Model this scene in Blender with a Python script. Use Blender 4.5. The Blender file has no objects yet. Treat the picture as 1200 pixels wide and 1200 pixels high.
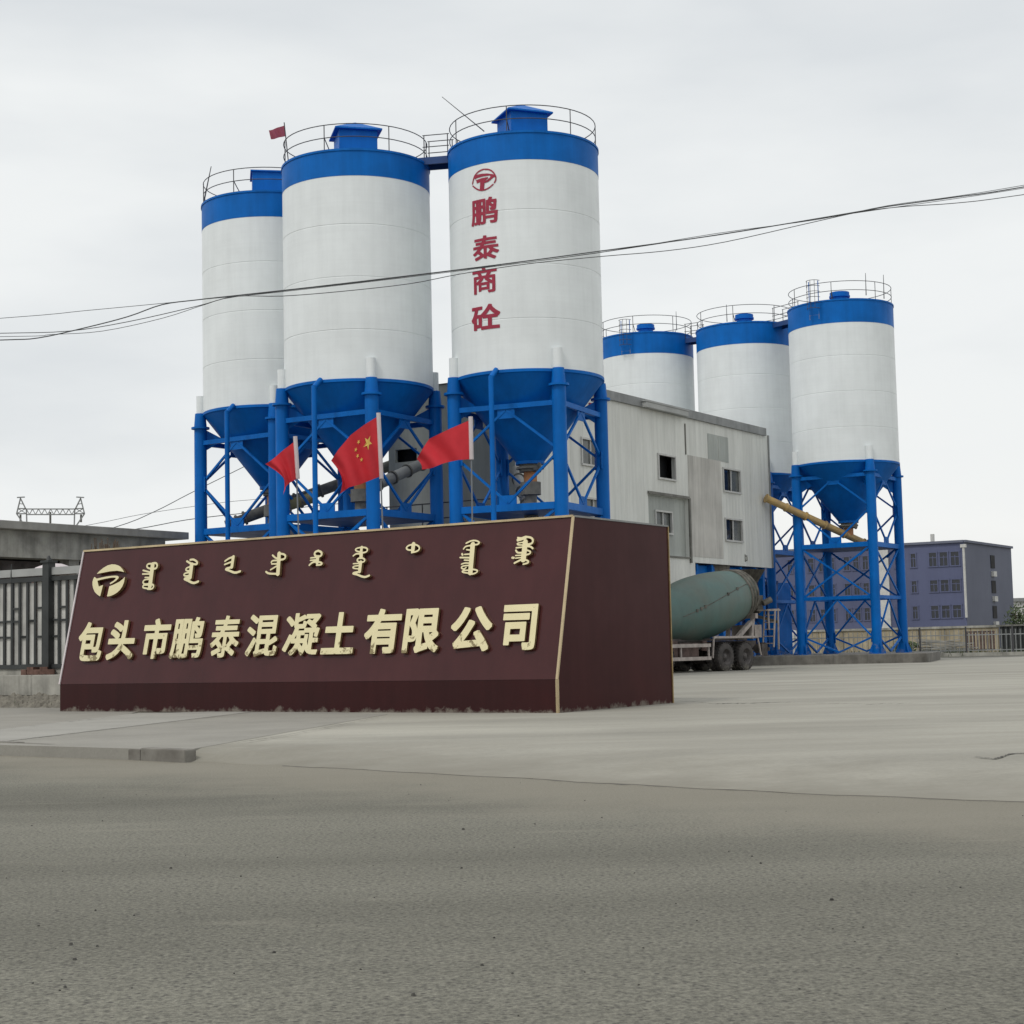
import bpy, bmesh, math, random
import numpy as np
from mathutils import Vector, Matrix
random.seed(7)
SC = bpy.context.scene
COL = SC.collection
PI = math.pi
def R(d): return math.radians(d)

# ------------------------------------------------------------------ camera
CH, F, PITCH, ROLL = 1.05, 1923.9, R(4.7385), R(-1.2763)
cp, sp = math.cos(PITCH), math.sin(PITCH)
FWD = Vector((0, cp, sp)); UP0 = Vector((0, -sp, cp)); R0 = Vector((1, 0, 0))
RT = R0*math.cos(ROLL) + UP0*math.sin(ROLL)
UPV = -R0*math.sin(ROLL) + UP0*math.cos(ROLL)
CAMP = Vector((0, 0, CH))
cam = bpy.data.cameras.new("camera"); camo = bpy.data.objects.new("camera", cam); COL.objects.link(camo)
cam.sensor_width = 36; cam.lens = 36*F/1200; cam.clip_start = .1; cam.clip_end = 6000
M = Matrix.Identity(4)
for i in range(3):
    M[i][0] = RT[i]; M[i][1] = UPV[i]; M[i][2] = -FWD[i]; M[i][3] = CAMP[i]
camo.matrix_world = M
SC.camera = camo

# ------------------------------------------------------------------ light
SUN_EL, SUN_AZ = R(52), R(222)          # azimuth clockwise from +y: behind the camera, to its left
w = bpy.data.worlds.new("World"); SC.world = w; w.use_nodes = True
nt = w.node_tree; nt.nodes.clear()
def wn(t, **k):
    n = nt.nodes.new(t)
    for a, b in k.items(): setattr(n, a, b)
    return n
out = wn('ShaderNodeOutputWorld')
sky = wn('ShaderNodeTexSky', sky_type='NISHITA', sun_disc=False, sun_elevation=SUN_EL, sun_rotation=SUN_AZ)
sky.dust_density = 6; sky.air_density = 1.0; sky.ozone_density = 1
bg1 = wn('ShaderNodeBackground'); bg1.inputs[1].default_value = .05
nt.links.new(sky.outputs[0], bg1.inputs[0])
tc = wn('ShaderNodeTexCoord')
sep = wn('ShaderNodeSeparateXYZ'); nt.links.new(tc.outputs['Generated'], sep.inputs[0])
mp = wn('ShaderNodeMapping'); mp.inputs['Scale'].default_value = (1.2, 1.2, 4.0)
nt.links.new(tc.outputs['Generated'], mp.inputs[0])
no = wn('ShaderNodeTexNoise'); no.inputs['Scale'].default_value = 1.6; no.inputs['Detail'].default_value = 6; no.inputs['Roughness'].default_value = .5
nt.links.new(mp.outputs[0], no.inputs[0])
ma = wn('ShaderNodeMath', operation='MULTIPLY_ADD'); ma.inputs[1].default_value = .80
nt.links.new(no.outputs[0], ma.inputs[0]); nt.links.new(sep.outputs[2], ma.inputs[2])
cr = wn('ShaderNodeValToRGB')
e = cr.color_ramp.elements
e[0].position = .08; e[0].color = (.70, .70, .68, 1)
e[1].position = 1.0; e[1].color = (.80, .81, .81, 1)
n = e.new(.42); n.color = (.86, .87, .855, 1)
n = e.new(.60); n.color = (.82, .84, .84, 1)
n = e.new(.76); n.color = (.675, .705, .725, 1)
nt.links.new(ma.outputs[0], cr.inputs[0])
bg2 = wn('ShaderNodeBackground'); bg2.inputs[1].default_value = 1.06
nt.links.new(cr.outputs[0], bg2.inputs[0])
mix = wn('ShaderNodeMixShader'); mix.inputs[0].default_value = .9
nt.links.new(bg1.outputs[0], mix.inputs[1]); nt.links.new(bg2.outputs[0], mix.inputs[2]); nt.links.new(mix.outputs[0], out.inputs[0])
sl = bpy.data.lights.new("sun", 'SUN'); sl.energy = 1.1; sl.angle = R(10); sl.color = (1, .97, .92)
so = bpy.data.objects.new("sun", sl); COL.objects.link(so)
sd = Vector((math.sin(SUN_AZ)*math.cos(SUN_EL), math.cos(SUN_AZ)*math.cos(SUN_EL), math.sin(SUN_EL)))
so.rotation_euler = (-sd).to_track_quat('-Z', 'Y').to_euler(); so.location = (-20, -20, 40)
vs = SC.view_settings
vs.view_transform = 'Standard'; vs.look = 'None'; vs.exposure = .13; vs.gamma = 1; vs.use_curve_mapping = False

# ------------------------------------------------------------------ measuring helpers (pixel of the 1200 px photograph -> place in the world)
def ray(px, py): return (FWD + RT*((px-600)/F) + UPV*((600-py)/F))
def at(px, py, Y):
    d = ray(px, py); return CAMP + d*(Y/d.y)
def hit(px, py, P, N):
    d = ray(px, py); return CAMP + d*((P-CAMP).dot(N)/d.dot(N))
def gnd(px, py, z=0.): return hit(px, py, Vector((0, 0, z)), Vector((0, 0, 1)))

# ------------------------------------------------------------------ materials
def mat(name, col, rough=.6, metal=0., var=.12, vscale=1.2, streak=0., bump=0., bscale=30., col2=None, spec=.5, panel=None, hline=0., stretch=(1, 1, 1), ribs=None, speck=None, fine=0., fscale=60.):
    m = bpy.data.materials.new(name); m.use_nodes = True
    t = m.node_tree; b = t.nodes['Principled BSDF']; L = t.links.new
    b.inputs['Roughness'].default_value = rough; b.inputs['Metallic'].default_value = metal
    b.inputs['Specular IOR Level'].default_value = spec
    tc = t.nodes.new('ShaderNodeTexCoord'); co = tc.outputs['Object']
    def noise(scale, st=(1, 1, 1), detail=5, rg=.6):
        mp = t.nodes.new('ShaderNodeMapping'); mp.inputs['Scale'].default_value = st; L(co, mp.inputs[0])
        n = t.nodes.new('ShaderNodeTexNoise'); n.inputs['Scale'].default_value = scale; n.inputs['Detail'].default_value = detail; n.inputs['Roughness'].default_value = rg
        L(mp.outputs[0], n.inputs[0]); return n.outputs[0]
    def rng(sock, a, b_, lo, hi):
        r = t.nodes.new('ShaderNodeMapRange'); r.inputs[1].default_value = a; r.inputs[2].default_value = b_; r.inputs[3].default_value = lo; r.inputs[4].default_value = hi
        L(sock, r.inputs[0]); return r.outputs[0]
    def mixc(fac, a, b_, mode='MIX'):
        x = t.nodes.new('ShaderNodeMix'); x.data_type = 'RGBA'; x.blend_type = mode
        if isinstance(fac, float): x.inputs[0].default_value = fac
        else: L(fac, x.inputs[0])
        for s, v in ((6, a), (7, b_)):
            if isinstance(v, tuple): x.inputs[s].default_value = v + (1,)
            else: L(v, x.inputs[s])
        return x.outputs[2]
    c2 = col2 or tuple(max(0, c*(1-var*2)) for c in col)
    c1 = tuple(min(1, c*(1+var*.5)) for c in col) if not col2 else col
    n1 = noise(vscale, stretch)
    c = mixc(rng(n1, .3, .7, 0, 1), c1, c2)
    def shade(c, fac_sock):       # multiply by a grey factor
        cm = t.nodes.new('ShaderNodeCombineColor')
        for i in range(3): L(fac_sock, cm.inputs[i])
        return mixc(1., c, cm.outputs[0], 'MULTIPLY')
    if fine: c = shade(c, rng(noise(fscale, (1, 1, 1), 3, .7), .3, .7, 1-fine, 1+fine))
    if streak: c = shade(c, rng(noise(2.2, (1.6, 1.6, .12), 6, .65), .42, .72, 1., 1-streak))
    if hline: c = shade(c, rng(noise(3., (.12, .12, 4.), 4, .6), .35, .7, 1+hline*.3, 1-hline))
    if panel:
        s = t.nodes.new('ShaderNodeSeparateXYZ'); L(co, s.inputs[0])
        dv = t.nodes.new('ShaderNodeMath'); dv.operation = 'DIVIDE'; dv.inputs[1].default_value = panel[0]; L(s.outputs[0], dv.inputs[0])
        fl = t.nodes.new('ShaderNodeMath'); fl.operation = 'FLOOR'; L(dv.outputs[0], fl.inputs[0])
        wnz = t.nodes.new('ShaderNodeTexWhiteNoise'); wnz.noise_dimensions = '1D'; L(fl.outputs[0], wnz.inputs['W'])
        c = shade(c, rng(wnz.outputs['Value'], 0, 1, 1-panel[1], 1.02))
        fr = t.nodes.new('ShaderNodeMath'); fr.operation = 'FRACT'; L(dv.outputs[0], fr.inputs[0])
        c = shade(c, rng(fr.outputs[0], 0, .025, .72, 1))
    if speck:
        v = t.nodes.new('ShaderNodeTexVoronoi'); v.inputs['Scale'].default_value = speck[0]; L(co, v.inputs[0])
        c = mixc(rng(v.outputs['Distance'], .12, .3, speck[2], 0.), c, speck[1])
    L(c, b.inputs['Base Color'])
    h = None
    if ribs:
        s = t.nodes.new('ShaderNodeSeparateXYZ'); L(co, s.inputs[0])
        mm = t.nodes.new('ShaderNodeMath'); mm.operation = 'MULTIPLY'; mm.inputs[1].default_value = 2*PI/ribs; L(s.outputs[0], mm.inputs[0])
        sn = t.nodes.new('ShaderNodeMath'); sn.operation = 'SINE'; L(mm.outputs[0], sn.inputs[0])
        bp = t.nodes.new('ShaderNodeBump'); bp.inputs['Strength'].default_value = .28; bp.inputs['Distance'].default_value = .02; L(sn.outputs[0], bp.inputs['Height']); h = bp.outputs[0]
    if bump:
        bp = t.nodes.new('ShaderNodeBump'); bp.inputs['Strength'].default_value = bump; bp.inputs['Distance'].default_value = .02
        L(noise(bscale, (1, 1, 1), 4, .65), bp.inputs['Height'])
        if h: L(h, bp.inputs['Normal'])
        h = bp.outputs[0]
    if h: L(h, b.inputs['Normal'])
    L(rng(n1, .3, .7, max(.02, rough-.06), min(1, rough+.08)), b.inputs['Roughness'])
    return m
MT = dict(
    white=mat('white silo paint', (.78, .82, .83), .5, var=.05, vscale=.5, streak=.06, hline=.02),
    blue=mat('blue paint', (.0, .135, .50), .5, var=.11, vscale=.8, streak=.16, spec=.16),
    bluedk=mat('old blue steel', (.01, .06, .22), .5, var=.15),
    rail=mat('dark steel rail', (.06, .06, .065), .6, var=.15),
    grey=mat('galvanised grey', (.30, .31, .31), .5, metal=.2, var=.15, streak=.2),
    greydk=mat('dirty conveyor steel', (.20, .195, .175), .7, var=.3, vscale=3, col2=(.10, .10, .09)),
    ochre=mat('dusty olive yellow steel', (.26, .24, .10), .7, var=.3, vscale=3, col2=(.17, .16, .10)),
    yellow=mat('worn yellow conveyor paint', (.50, .34, .12), .6, var=.2, vscale=2.5, col2=(.32, .23, .12)),
    red=mat('painted red lettering', (.32, .014, .045), .6, var=.08, vscale=6),
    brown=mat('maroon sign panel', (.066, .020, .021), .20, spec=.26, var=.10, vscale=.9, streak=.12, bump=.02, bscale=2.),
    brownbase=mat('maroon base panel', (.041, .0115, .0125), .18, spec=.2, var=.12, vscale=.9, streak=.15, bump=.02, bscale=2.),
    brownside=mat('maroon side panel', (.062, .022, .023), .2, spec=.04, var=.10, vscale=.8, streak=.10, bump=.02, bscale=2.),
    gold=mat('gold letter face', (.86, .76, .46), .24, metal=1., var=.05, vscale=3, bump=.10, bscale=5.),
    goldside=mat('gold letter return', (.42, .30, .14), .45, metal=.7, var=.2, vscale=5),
    trim=mat('pale gold trim', (.60, .48, .30), .25, metal=.95, var=.12, vscale=2),
    conc=mat('concrete', (.36, .35, .32), .9, var=.15, vscale=1.1, streak=.1, bump=.25, bscale=20),
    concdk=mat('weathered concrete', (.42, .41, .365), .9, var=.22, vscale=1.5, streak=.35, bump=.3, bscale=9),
    concwall=mat('stained yellow concrete wall', (.42, .36, .25), .9, var=.2, vscale=.6, streak=.4, bump=.2, bscale=4),
    darkin=mat('dark interior', (.012, .013, .016), .8, var=.1),
    glassdk=mat('dark window glass', (.018, .022, .03), .08, var=.1, vscale=.8),
    glassgr=mat('dusty window glass', (.13, .14, .135), .25, var=.15, vscale=2, streak=.2),
    frame=mat('white window frame', (.55, .55, .53), .5, var=.1, vscale=3),
    wall=mat('off white corrugated cladding', (.72, .73, .69), .55, var=.05, vscale=.25, streak=.18, panel=(.98, .07), ribs=.33),
    wallgr=mat('grey green and shade toned cladding', (.40, .425, .40), .55, var=.08, vscale=.4, streak=.2, panel=(.98, .06), ribs=.33),
    wallbg=mat('beige cladding patch', (.57, .555, .515), .6, var=.1, vscale=.6, streak=.3, panel=(1.1, .05)),
    fascia=mat('grey roof edge', (.26, .27, .27), .5, var=.15, vscale=1.2, streak=.2),
    purple=mat('slate purple render', (.098, .112, .20), .8, var=.08, vscale=.15, streak=.08),
    purplelt=mat('grey side render', (.135, .148, .20), .8, var=.08, vscale=.15, streak=.06),
    fencedk=mat('charcoal fence paint', (.032, .036, .036), .55, var=.2, vscale=2),
    slat=mat('pale weathered slat', (.58, .575, .54), .8, var=.15, vscale=1.5, streak=.35),
    railgr=mat('light grey rail', (.36, .37, .36), .5, var=.1),
    brick=mat('old brown brick', (.16, .09, .07), .9, var=.25, vscale=7, bump=.4, bscale=25),
    stone=mat('rough rubble earth', (.10, .092, .075), .95, var=.35, vscale=4, bump=1., bscale=7, col2=(.22, .205, .17)),
    tyre=mat('dusty black tyre', (.032, .030, .030), .85, var=.3, vscale=5, col2=(.085, .075, .07)),
    rim=mat('dusty wheel rim', (.14, .125, .12), .7, var=.25, vscale=5, col2=(.06, .055, .055)),
    drum=mat('dusty green mixer drum', (.062, .140, .128), .5, var=.15, vscale=.7, col2=(.105, .128, .108), streak=.15, bump=.15, bscale=6),
    drumdk=mat('cement caked steel', (.15, .14, .12), .9, var=.3, vscale=4, bump=.5, bscale=14),
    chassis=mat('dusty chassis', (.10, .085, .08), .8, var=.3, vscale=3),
    guard=mat('pale dusty guard rail', (.42, .37, .34), .6, var=.2, vscale=4),
    cab=mat('blue truck cab paint', (.02, .10, .34), .35, var=.1),
    flag=mat('red flag cloth', (.60, .022, .035), .75, var=.10, vscale=2),
    star=mat('yellow star cloth', (.80, .55, .12), .7, var=.05),
    sleeve=mat('white flag sleeve', (.62, .56, .57), .7, var=.08),
    flagold=mat('faded red flag cloth', (.32, .07, .11), .8, var=.08),
    pole=mat('grey metal pole', (.20, .22, .24), .4, metal=.5, var=.1),
    cable=mat('black cable', (.06, .065, .07), .6, var=.1),
    verge=mat('dusty grass verge', (.145, .145, .105), .95, var=.3, vscale=1.5, bump=.6, bscale=4),
    earth=mat('dry earth ground', (.24, .23, .19), .95, var=.2, vscale=.05, bump=.3, bscale=2),
    crack=mat('dark crack', (.10, .095, .085), .95, var=.3, vscale=3),
    leaf=mat('dusty shrub leaf', (.07, .10, .04), .8, var=.3, vscale=4),
    twig=mat('dry twig', (.12, .085, .06), .9, var=.2),
    rust=mat('rusty brown steel', (.13, .085, .075), .8, var=.3, vscale=3),
    orange=mat('orange rubber sleeve', (.45, .20, .08), .7, var=.15),
    pebble=mat('dark pebble', (.07, .068, .06), .95, var=.3, vscale=20),
)
def road_mat():
    m = mat('asphalt', (.180, .175, .142), .92, var=.15, vscale=.5, stretch=(.22, 1, 1), bump=1., bscale=38, fine=.52, fscale=48,
            speck=(24, (.06, .056, .05), .85))
    t = m.node_tree; L = t.links.new; b = t.nodes['Principled BSDF']; src = b.inputs['Base Color'].links[0].from_socket
    N = t.nodes.new
    tc = N('ShaderNodeTexCoord'); s = N('ShaderNodeSeparateXYZ'); L(tc.outputs['Object'], s.inputs[0])
    a = N('ShaderNodeMath'); a.operation = 'MULTIPLY_ADD'; a.inputs[1].default_value = .95; L(s.outputs[0], a.inputs[0]); L(s.outputs[1], a.inputs[2])
    n = N('ShaderNodeTexNoise'); n.inputs['Scale'].default_value = .8; n.inputs['Detail'].default_value = 6; n.inputs['Roughness'].default_value = .65; L(tc.outputs['Object'], n.inputs[0])
    c = N('ShaderNodeMath'); c.operation = 'MULTIPLY_ADD'; c.inputs[1].default_value = 5.; L(n.outputs[0], c.inputs[0]); L(a.outputs[0], c.inputs[2])
    r = N('ShaderNodeMapRange'); r.interpolation_type = 'SMOOTHSTEP'; r.inputs[1].default_value = 13.2; r.inputs[2].default_value = 16.6; r.inputs[4].default_value = .8; L(c.outputs[0], r.inputs[0])
    x = N('ShaderNodeMix'); x.data_type = 'RGBA'; x.inputs[7].default_value = (.245, .228, .183, 1); L(r.outputs[0], x.inputs[0]); L(src, x.inputs[6])
    mp = N('ShaderNodeMapping'); mp.inputs['Scale'].default_value = (.5, 3.2, 1); mp.inputs['Rotation'].default_value = (0, 0, .05); L(tc.outputs['Object'], mp.inputs[0])
    n2 = N('ShaderNodeTexNoise'); n2.inputs['Scale'].default_value = .8; n2.inputs['Detail'].default_value = 7; n2.inputs['Roughness'].default_value = .7; L(mp.outputs[0], n2.inputs[0])
    r2 = N('ShaderNodeMapRange'); r2.inputs[1].default_value = .60; r2.inputs[2].default_value = .72; r2.inputs[4].default_value = .5; L(n2.outputs[0], r2.inputs[0])
    x2 = N('ShaderNodeMix'); x2.data_type = 'RGBA'; x2.inputs[7].default_value = (.27, .257, .208, 1); L(r2.outputs[0], x2.inputs[0]); L(x.outputs[2], x2.inputs[6])
    L(x2.outputs[2], b.inputs['Base Color'])
    return m
def gold_dark_reflections(m):
    """dark reflections painted into the gold colour as ragged brown patches low on the letters"""
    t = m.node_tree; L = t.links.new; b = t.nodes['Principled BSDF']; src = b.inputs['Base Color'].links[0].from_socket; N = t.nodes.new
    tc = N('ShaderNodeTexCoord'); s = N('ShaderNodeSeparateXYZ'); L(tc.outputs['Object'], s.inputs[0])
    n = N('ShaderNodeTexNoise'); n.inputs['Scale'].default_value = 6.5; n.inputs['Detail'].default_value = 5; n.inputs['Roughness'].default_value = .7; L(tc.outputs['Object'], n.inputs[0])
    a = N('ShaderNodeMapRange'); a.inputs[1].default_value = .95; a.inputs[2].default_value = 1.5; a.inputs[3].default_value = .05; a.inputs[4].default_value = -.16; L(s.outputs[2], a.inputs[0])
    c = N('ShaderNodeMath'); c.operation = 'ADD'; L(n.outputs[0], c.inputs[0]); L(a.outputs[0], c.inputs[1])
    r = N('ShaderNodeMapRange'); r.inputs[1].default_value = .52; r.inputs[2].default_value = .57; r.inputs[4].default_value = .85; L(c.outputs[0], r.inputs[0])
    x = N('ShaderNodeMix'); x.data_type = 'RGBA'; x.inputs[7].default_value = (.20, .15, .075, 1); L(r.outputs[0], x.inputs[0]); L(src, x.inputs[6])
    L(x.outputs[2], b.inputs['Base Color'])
gold_dark_reflections(MT['gold'])  # dark mirror reflections at the letter feet are coloured into the gold
def foot_dust(m, top=.16):
    t = m.node_tree; L = t.links.new; b = t.nodes['Principled BSDF']; src = b.inputs['Base Color'].links[0].from_socket; N = t.nodes.new
    tc = N('ShaderNodeTexCoord'); s = N('ShaderNodeSeparateXYZ'); L(tc.outputs['Object'], s.inputs[0])
    n = N('ShaderNodeTexNoise'); n.inputs['Scale'].default_value = 4; n.inputs['Detail'].default_value = 7; n.inputs['Roughness'].default_value = .7; L(tc.outputs['Object'], n.inputs[0])
    a = N('ShaderNodeMapRange'); a.inputs[1].default_value = 0; a.inputs[2].default_value = top; a.inputs[3].default_value = .12; a.inputs[4].default_value = -.2; L(s.outputs[2], a.inputs[0])
    c = N('ShaderNodeMath'); c.operation = 'ADD'; L(n.outputs[0], c.inputs[0]); L(a.outputs[0], c.inputs[1])
    r = N('ShaderNodeMapRange'); r.inputs[1].default_value = .5; r.inputs[2].default_value = .66; r.inputs[4].default_value = .6; L(c.outputs[0], r.inputs[0])
    x = N('ShaderNodeMix'); x.data_type = 'RGBA'; x.inputs[7].default_value = (.27, .25, .21, 1); L(r.outputs[0], x.inputs[0]); L(src, x.inputs[6])
    L(x.outputs[2], b.inputs['Base Color'])
foot_dust(MT['brownbase']); foot_dust(MT['brownside'])
foot_dust(MT['tyre'], .5); foot_dust(MT['blue'], 1.4)
MT['road'] = road_mat()
MT['yard'] = mat('dusty concrete yard', (.35, .338, .29), .9, var=.16, vscale=.28, stretch=(.5, 1.4, 1), bump=.25, bscale=9, fine=.07, fscale=14)
def yard_dirt(m):
    t = m.node_tree; L = t.links.new; b = t.nodes['Principled BSDF']; src = b.inputs['Base Color'].links[0].from_socket; N = t.nodes.new
    tc = N('ShaderNodeTexCoord'); s = N('ShaderNodeSeparateXYZ'); L(tc.outputs['Object'], s.inputs[0])
    a = N('ShaderNodeMath'); a.operation = 'MULTIPLY_ADD'; a.inputs[1].default_value = .95; L(s.outputs[0], a.inputs[0]); L(s.outputs[1], a.inputs[2])
    n = N('ShaderNodeTexNoise'); n.inputs['Scale'].default_value = .9; n.inputs['Detail'].default_value = 7; n.inputs['Roughness'].default_value = .68; L(tc.outputs['Object'], n.inputs[0])
    c = N('ShaderNodeMath'); c.operation = 'MULTIPLY_ADD'; c.inputs[1].default_value = 6.; L(n.outputs[0], c.inputs[0]); L(a.outputs[0], c.inputs[2])
    r = N('ShaderNodeMapRange'); r.interpolation_type = 'SMOOTHSTEP'; r.inputs[1].default_value = 16.8; r.inputs[2].default_value = 21.5; r.inputs[3].default_value = .9; r.inputs[4].default_value = 0; L(c.outputs[0], r.inputs[0])
    x = N('ShaderNodeMix'); x.data_type = 'RGBA'; x.inputs[7].default_value = (.195, .183, .148, 1); L(r.outputs[0], x.inputs[0]); L(src, x.inputs[6])
    # tyre dust and rinse marks: long faint swirls
    mp = N('ShaderNodeMapping'); mp.inputs['Scale'].default_value = (.10, .5, 1); mp.inputs['Rotation'].default_value = (0, 0, .5); L(tc.outputs['Object'], mp.inputs[0])
    n2 = N('ShaderNodeTexNoise'); n2.inputs['Scale'].default_value = 2.2; n2.inputs['Detail'].default_value = 6; n2.inputs['Distortion'].default_value = .8; L(mp.outputs[0], n2.inputs[0])
    r2 = N('ShaderNodeMapRange'); r2.inputs[1].default_value = .48; r2.inputs[2].default_value = .68; r2.inputs[4].default_value = .45; L(n2.outputs[0], r2.inputs[0])
    x2 = N('ShaderNodeMix'); x2.data_type = 'RGBA'; x2.inputs[7].default_value = (.25, .237, .20, 1); L(r2.outputs[0], x2.inputs[0]); L(x.outputs[2], x2.inputs[6])
    L(x2.outputs[2], b.inputs['Base Color'])
yard_dirt(MT['yard'])
MT['slabA'] = mat('pavement concrete', (.275, .265, .235), .92, var=.07, vscale=.8, bump=.25, bscale=14, fine=.07, fscale=30)
MT['slabB'] = mat('pale pavement concrete', (.325, .317, .288), .92, var=.07, vscale=.8, bump=.25, bscale=14, fine=.07, fscale=30)
MT['plinth'] = mat('dirty plinth concrete', (.20, .19, .17), .92, var=.25, vscale=1.5, streak=.3, bump=.4, bscale=8)
MT['kerb'] = mat('dirty kerb stone', (.12, .11, .095), .92, var=.35, vscale=2.5, col2=(.24, .23, .205), bump=.5, bscale=12)

# ------------------------------------------------------------------ mesh builder
class MB:
    def __init__(s): s.v = []; s.f = []; s.mi = []; s.sm = []
    def add(s, vs, fs, mi=0, smooth=False):
        o = len(s.v); s.v += [tuple(v) for v in vs]
        for f in fs: s.f.append(tuple(i+o for i in f)); s.mi.append(mi); s.sm.append(smooth)
        return s
    def box(s, c, d, rz=0, mi=0, X=None):
        hx, hy, hz = d[0]/2, d[1]/2, d[2]/2
        p = [(-hx, -hy, -hz), (hx, -hy, -hz), (hx, hy, -hz), (-hx, hy, -hz), (-hx, -hy, hz), (hx, -hy, hz), (hx, hy, hz), (-hx, hy, hz)]
        m = X or Matrix.Rotation(rz, 3, 'Z')
        return s.add([m @ Vector(q) + Vector(c) for q in p], [(0, 3, 2, 1), (4, 5, 6, 7), (0, 1, 5, 4), (1, 2, 6, 5), (2, 3, 7, 6), (3, 0, 4, 7)], mi)
    def beam(s, a, b, wd, ht, mi=0, up=(0, 0, 1)):
        a = Vector(a); b = Vector(b); d = b-a; l = d.length; x = d.normalized(); u = Vector(up)
        if abs(x.dot(u)) > .98: u = Vector((1, 0, 0))
        y = u.cross(x).normalized(); z = x.cross(y)
        X = Matrix((x, y, z)).transposed()
        return s.box((a+b)/2, (l, wd, ht), X=X, mi=mi)
    def cyl(s, a, b, r0, r1=None, n=16, caps=True, mi=0, smooth=True):
        a = Vector(a); b = Vector(b); r1 = r0 if r1 is None else r1
        x = (b-a).normalized(); u = Vector((0, 0, 1)) if abs(x.z) < .95 else Vector((1, 0, 0))
        y = u.cross(x).normalized(); z = x.cross(y)
        dirs = [y*math.cos(2*PI*i/n) + z*math.sin(2*PI*i/n) for i in range(n)]
        A = [a+d*r0 for d in dirs]; B = [b+d*r1 for d in dirs]
        s.add(A+B, [(i, (i+1) % n, n+(i+1) % n, n+i) for i in range(n)], mi, smooth)
        if caps:
            s.add(A, [tuple(range(n-1, -1, -1))], mi); s.add(B, [tuple(range(n))], mi)
        return s
    def tube(s, pts, r, n=8, mi=0):
        pts = [Vector(p) for p in pts]; rings = []
        for i, p in enumerate(pts):
            t = (pts[min(i+1, len(pts)-1)] - pts[max(i-1, 0)]).normalized()
            u = Vector((0, 0, 1)) if abs(t.z) < .95 else Vector((1, 0, 0))
            y = u.cross(t).normalized(); z = t.cross(y)
            rings.append([p + (y*math.cos(2*PI*k/n) + z*math.sin(2*PI*k/n))*r for k in range(n)])
        vs = [v for q in rings for v in q]
        fs = [(i*n+k, i*n+(k+1) % n, (i+1)*n+(k+1) % n, (i+1)*n+k) for i in range(len(pts)-1) for k in range(n)]
        s.add(vs, fs, mi, True); s.add(rings[0], [tuple(range(n-1, -1, -1))], mi); s.add(rings[-1], [tuple(range(n))], mi)
        return s
    def lathe(s, prof, n=64, mi=0, X=None, smooth=True):
        # prof: list of (r, z); each segment gets its own vertices so that edges stay crisp
        for (r0, z0), (r1, z1) in zip(prof[:-1], prof[1:]):
            vs = []
            for r, z in ((r0, z0), (r1, z1)):
                for k in range(n):
                    p = Vector((r*math.cos(2*PI*k/n), r*math.sin(2*PI*k/n), z)); vs.append(X @ p if X else p)
            s.add(vs, [(k, (k+1) % n, n+(k+1) % n, n+k) for k in range(n)], mi, smooth)
        return s
    def slathe(s, prof, n=48, mi=0, X=None):
        vs = []
        for r, z in prof:
            for k in range(n):
                p = Vector((r*math.cos(2*PI*k/n), r*math.sin(2*PI*k/n), z)); vs.append(X @ p if X else p)
        return s.add(vs, [(j*n+k, j*n+(k+1) % n, (j+1)*n+(k+1) % n, (j+1)*n+k) for j in range(len(prof)-1) for k in range(n)], mi, True)
    def prism(s, poly, z0, z1, mi=0):
        n = len(poly); vs = [(p[0], p[1], z0) for p in poly] + [(p[0], p[1], z1) for p in poly]
        return s.add(vs, [tuple(range(n-1, -1, -1)), tuple(range(n, 2*n))] + [(i, (i+1) % n, n+(i+1) % n, n+i) for i in range(n)], mi)
    def build(s, name, mats, parent=None, loc=None, rz=None, bevel=0):
        me = bpy.data.meshes.new(name); me.from_pydata(s.v, [], s.f)
        for m in (mats if isinstance(mats, (list, tuple)) else [mats]): me.materials.append(m)
        me.polygons.foreach_set('material_index', s.mi); me.polygons.foreach_set('use_smooth', s.sm); me.update()
        o = bpy.data.objects.new(name, me); COL.objects.link(o)
        if parent: o.parent = parent
        if loc is not None: o.location = loc
        if rz is not None: o.rotation_euler.z = rz
        if bevel:
            bm = bmesh.new(); bm.from_mesh(me); bmesh.ops.remove_doubles(bm, verts=bm.verts, dist=1e-5)
            bmesh.ops.bevel(bm, geom=[e for e in bm.edges if len(e.link_faces) == 2 and e.calc_face_angle() > .6], offset=bevel, segments=2, affect='EDGES', profile=.6)
            bm.to_mesh(me); bm.free()
        return o
def tag(o, label, cat, group=None):
    o['label'] = label; o['category'] = cat
    if group: o['group'] = group
    return o
def thing(name, label, cat, loc=(0, 0, 0), rz=0, group=None):
    o = bpy.data.objects.new(name, None); COL.objects.link(o); o.empty_display_size = .5
    o.location = loc; o.rotation_euler = (0, 0, rz)
    return tag(o, label, cat, group)
def struct(o): o['kind'] = 'structure'; return o
def kids(o): return [c for c in bpy.data.objects if c.parent == o]
def dup(o, parent=None):
    c = o.copy(); COL.objects.link(c)
    if parent: c.parent = parent
    for k in kids(o): dup(k, c)
    return c

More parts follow.
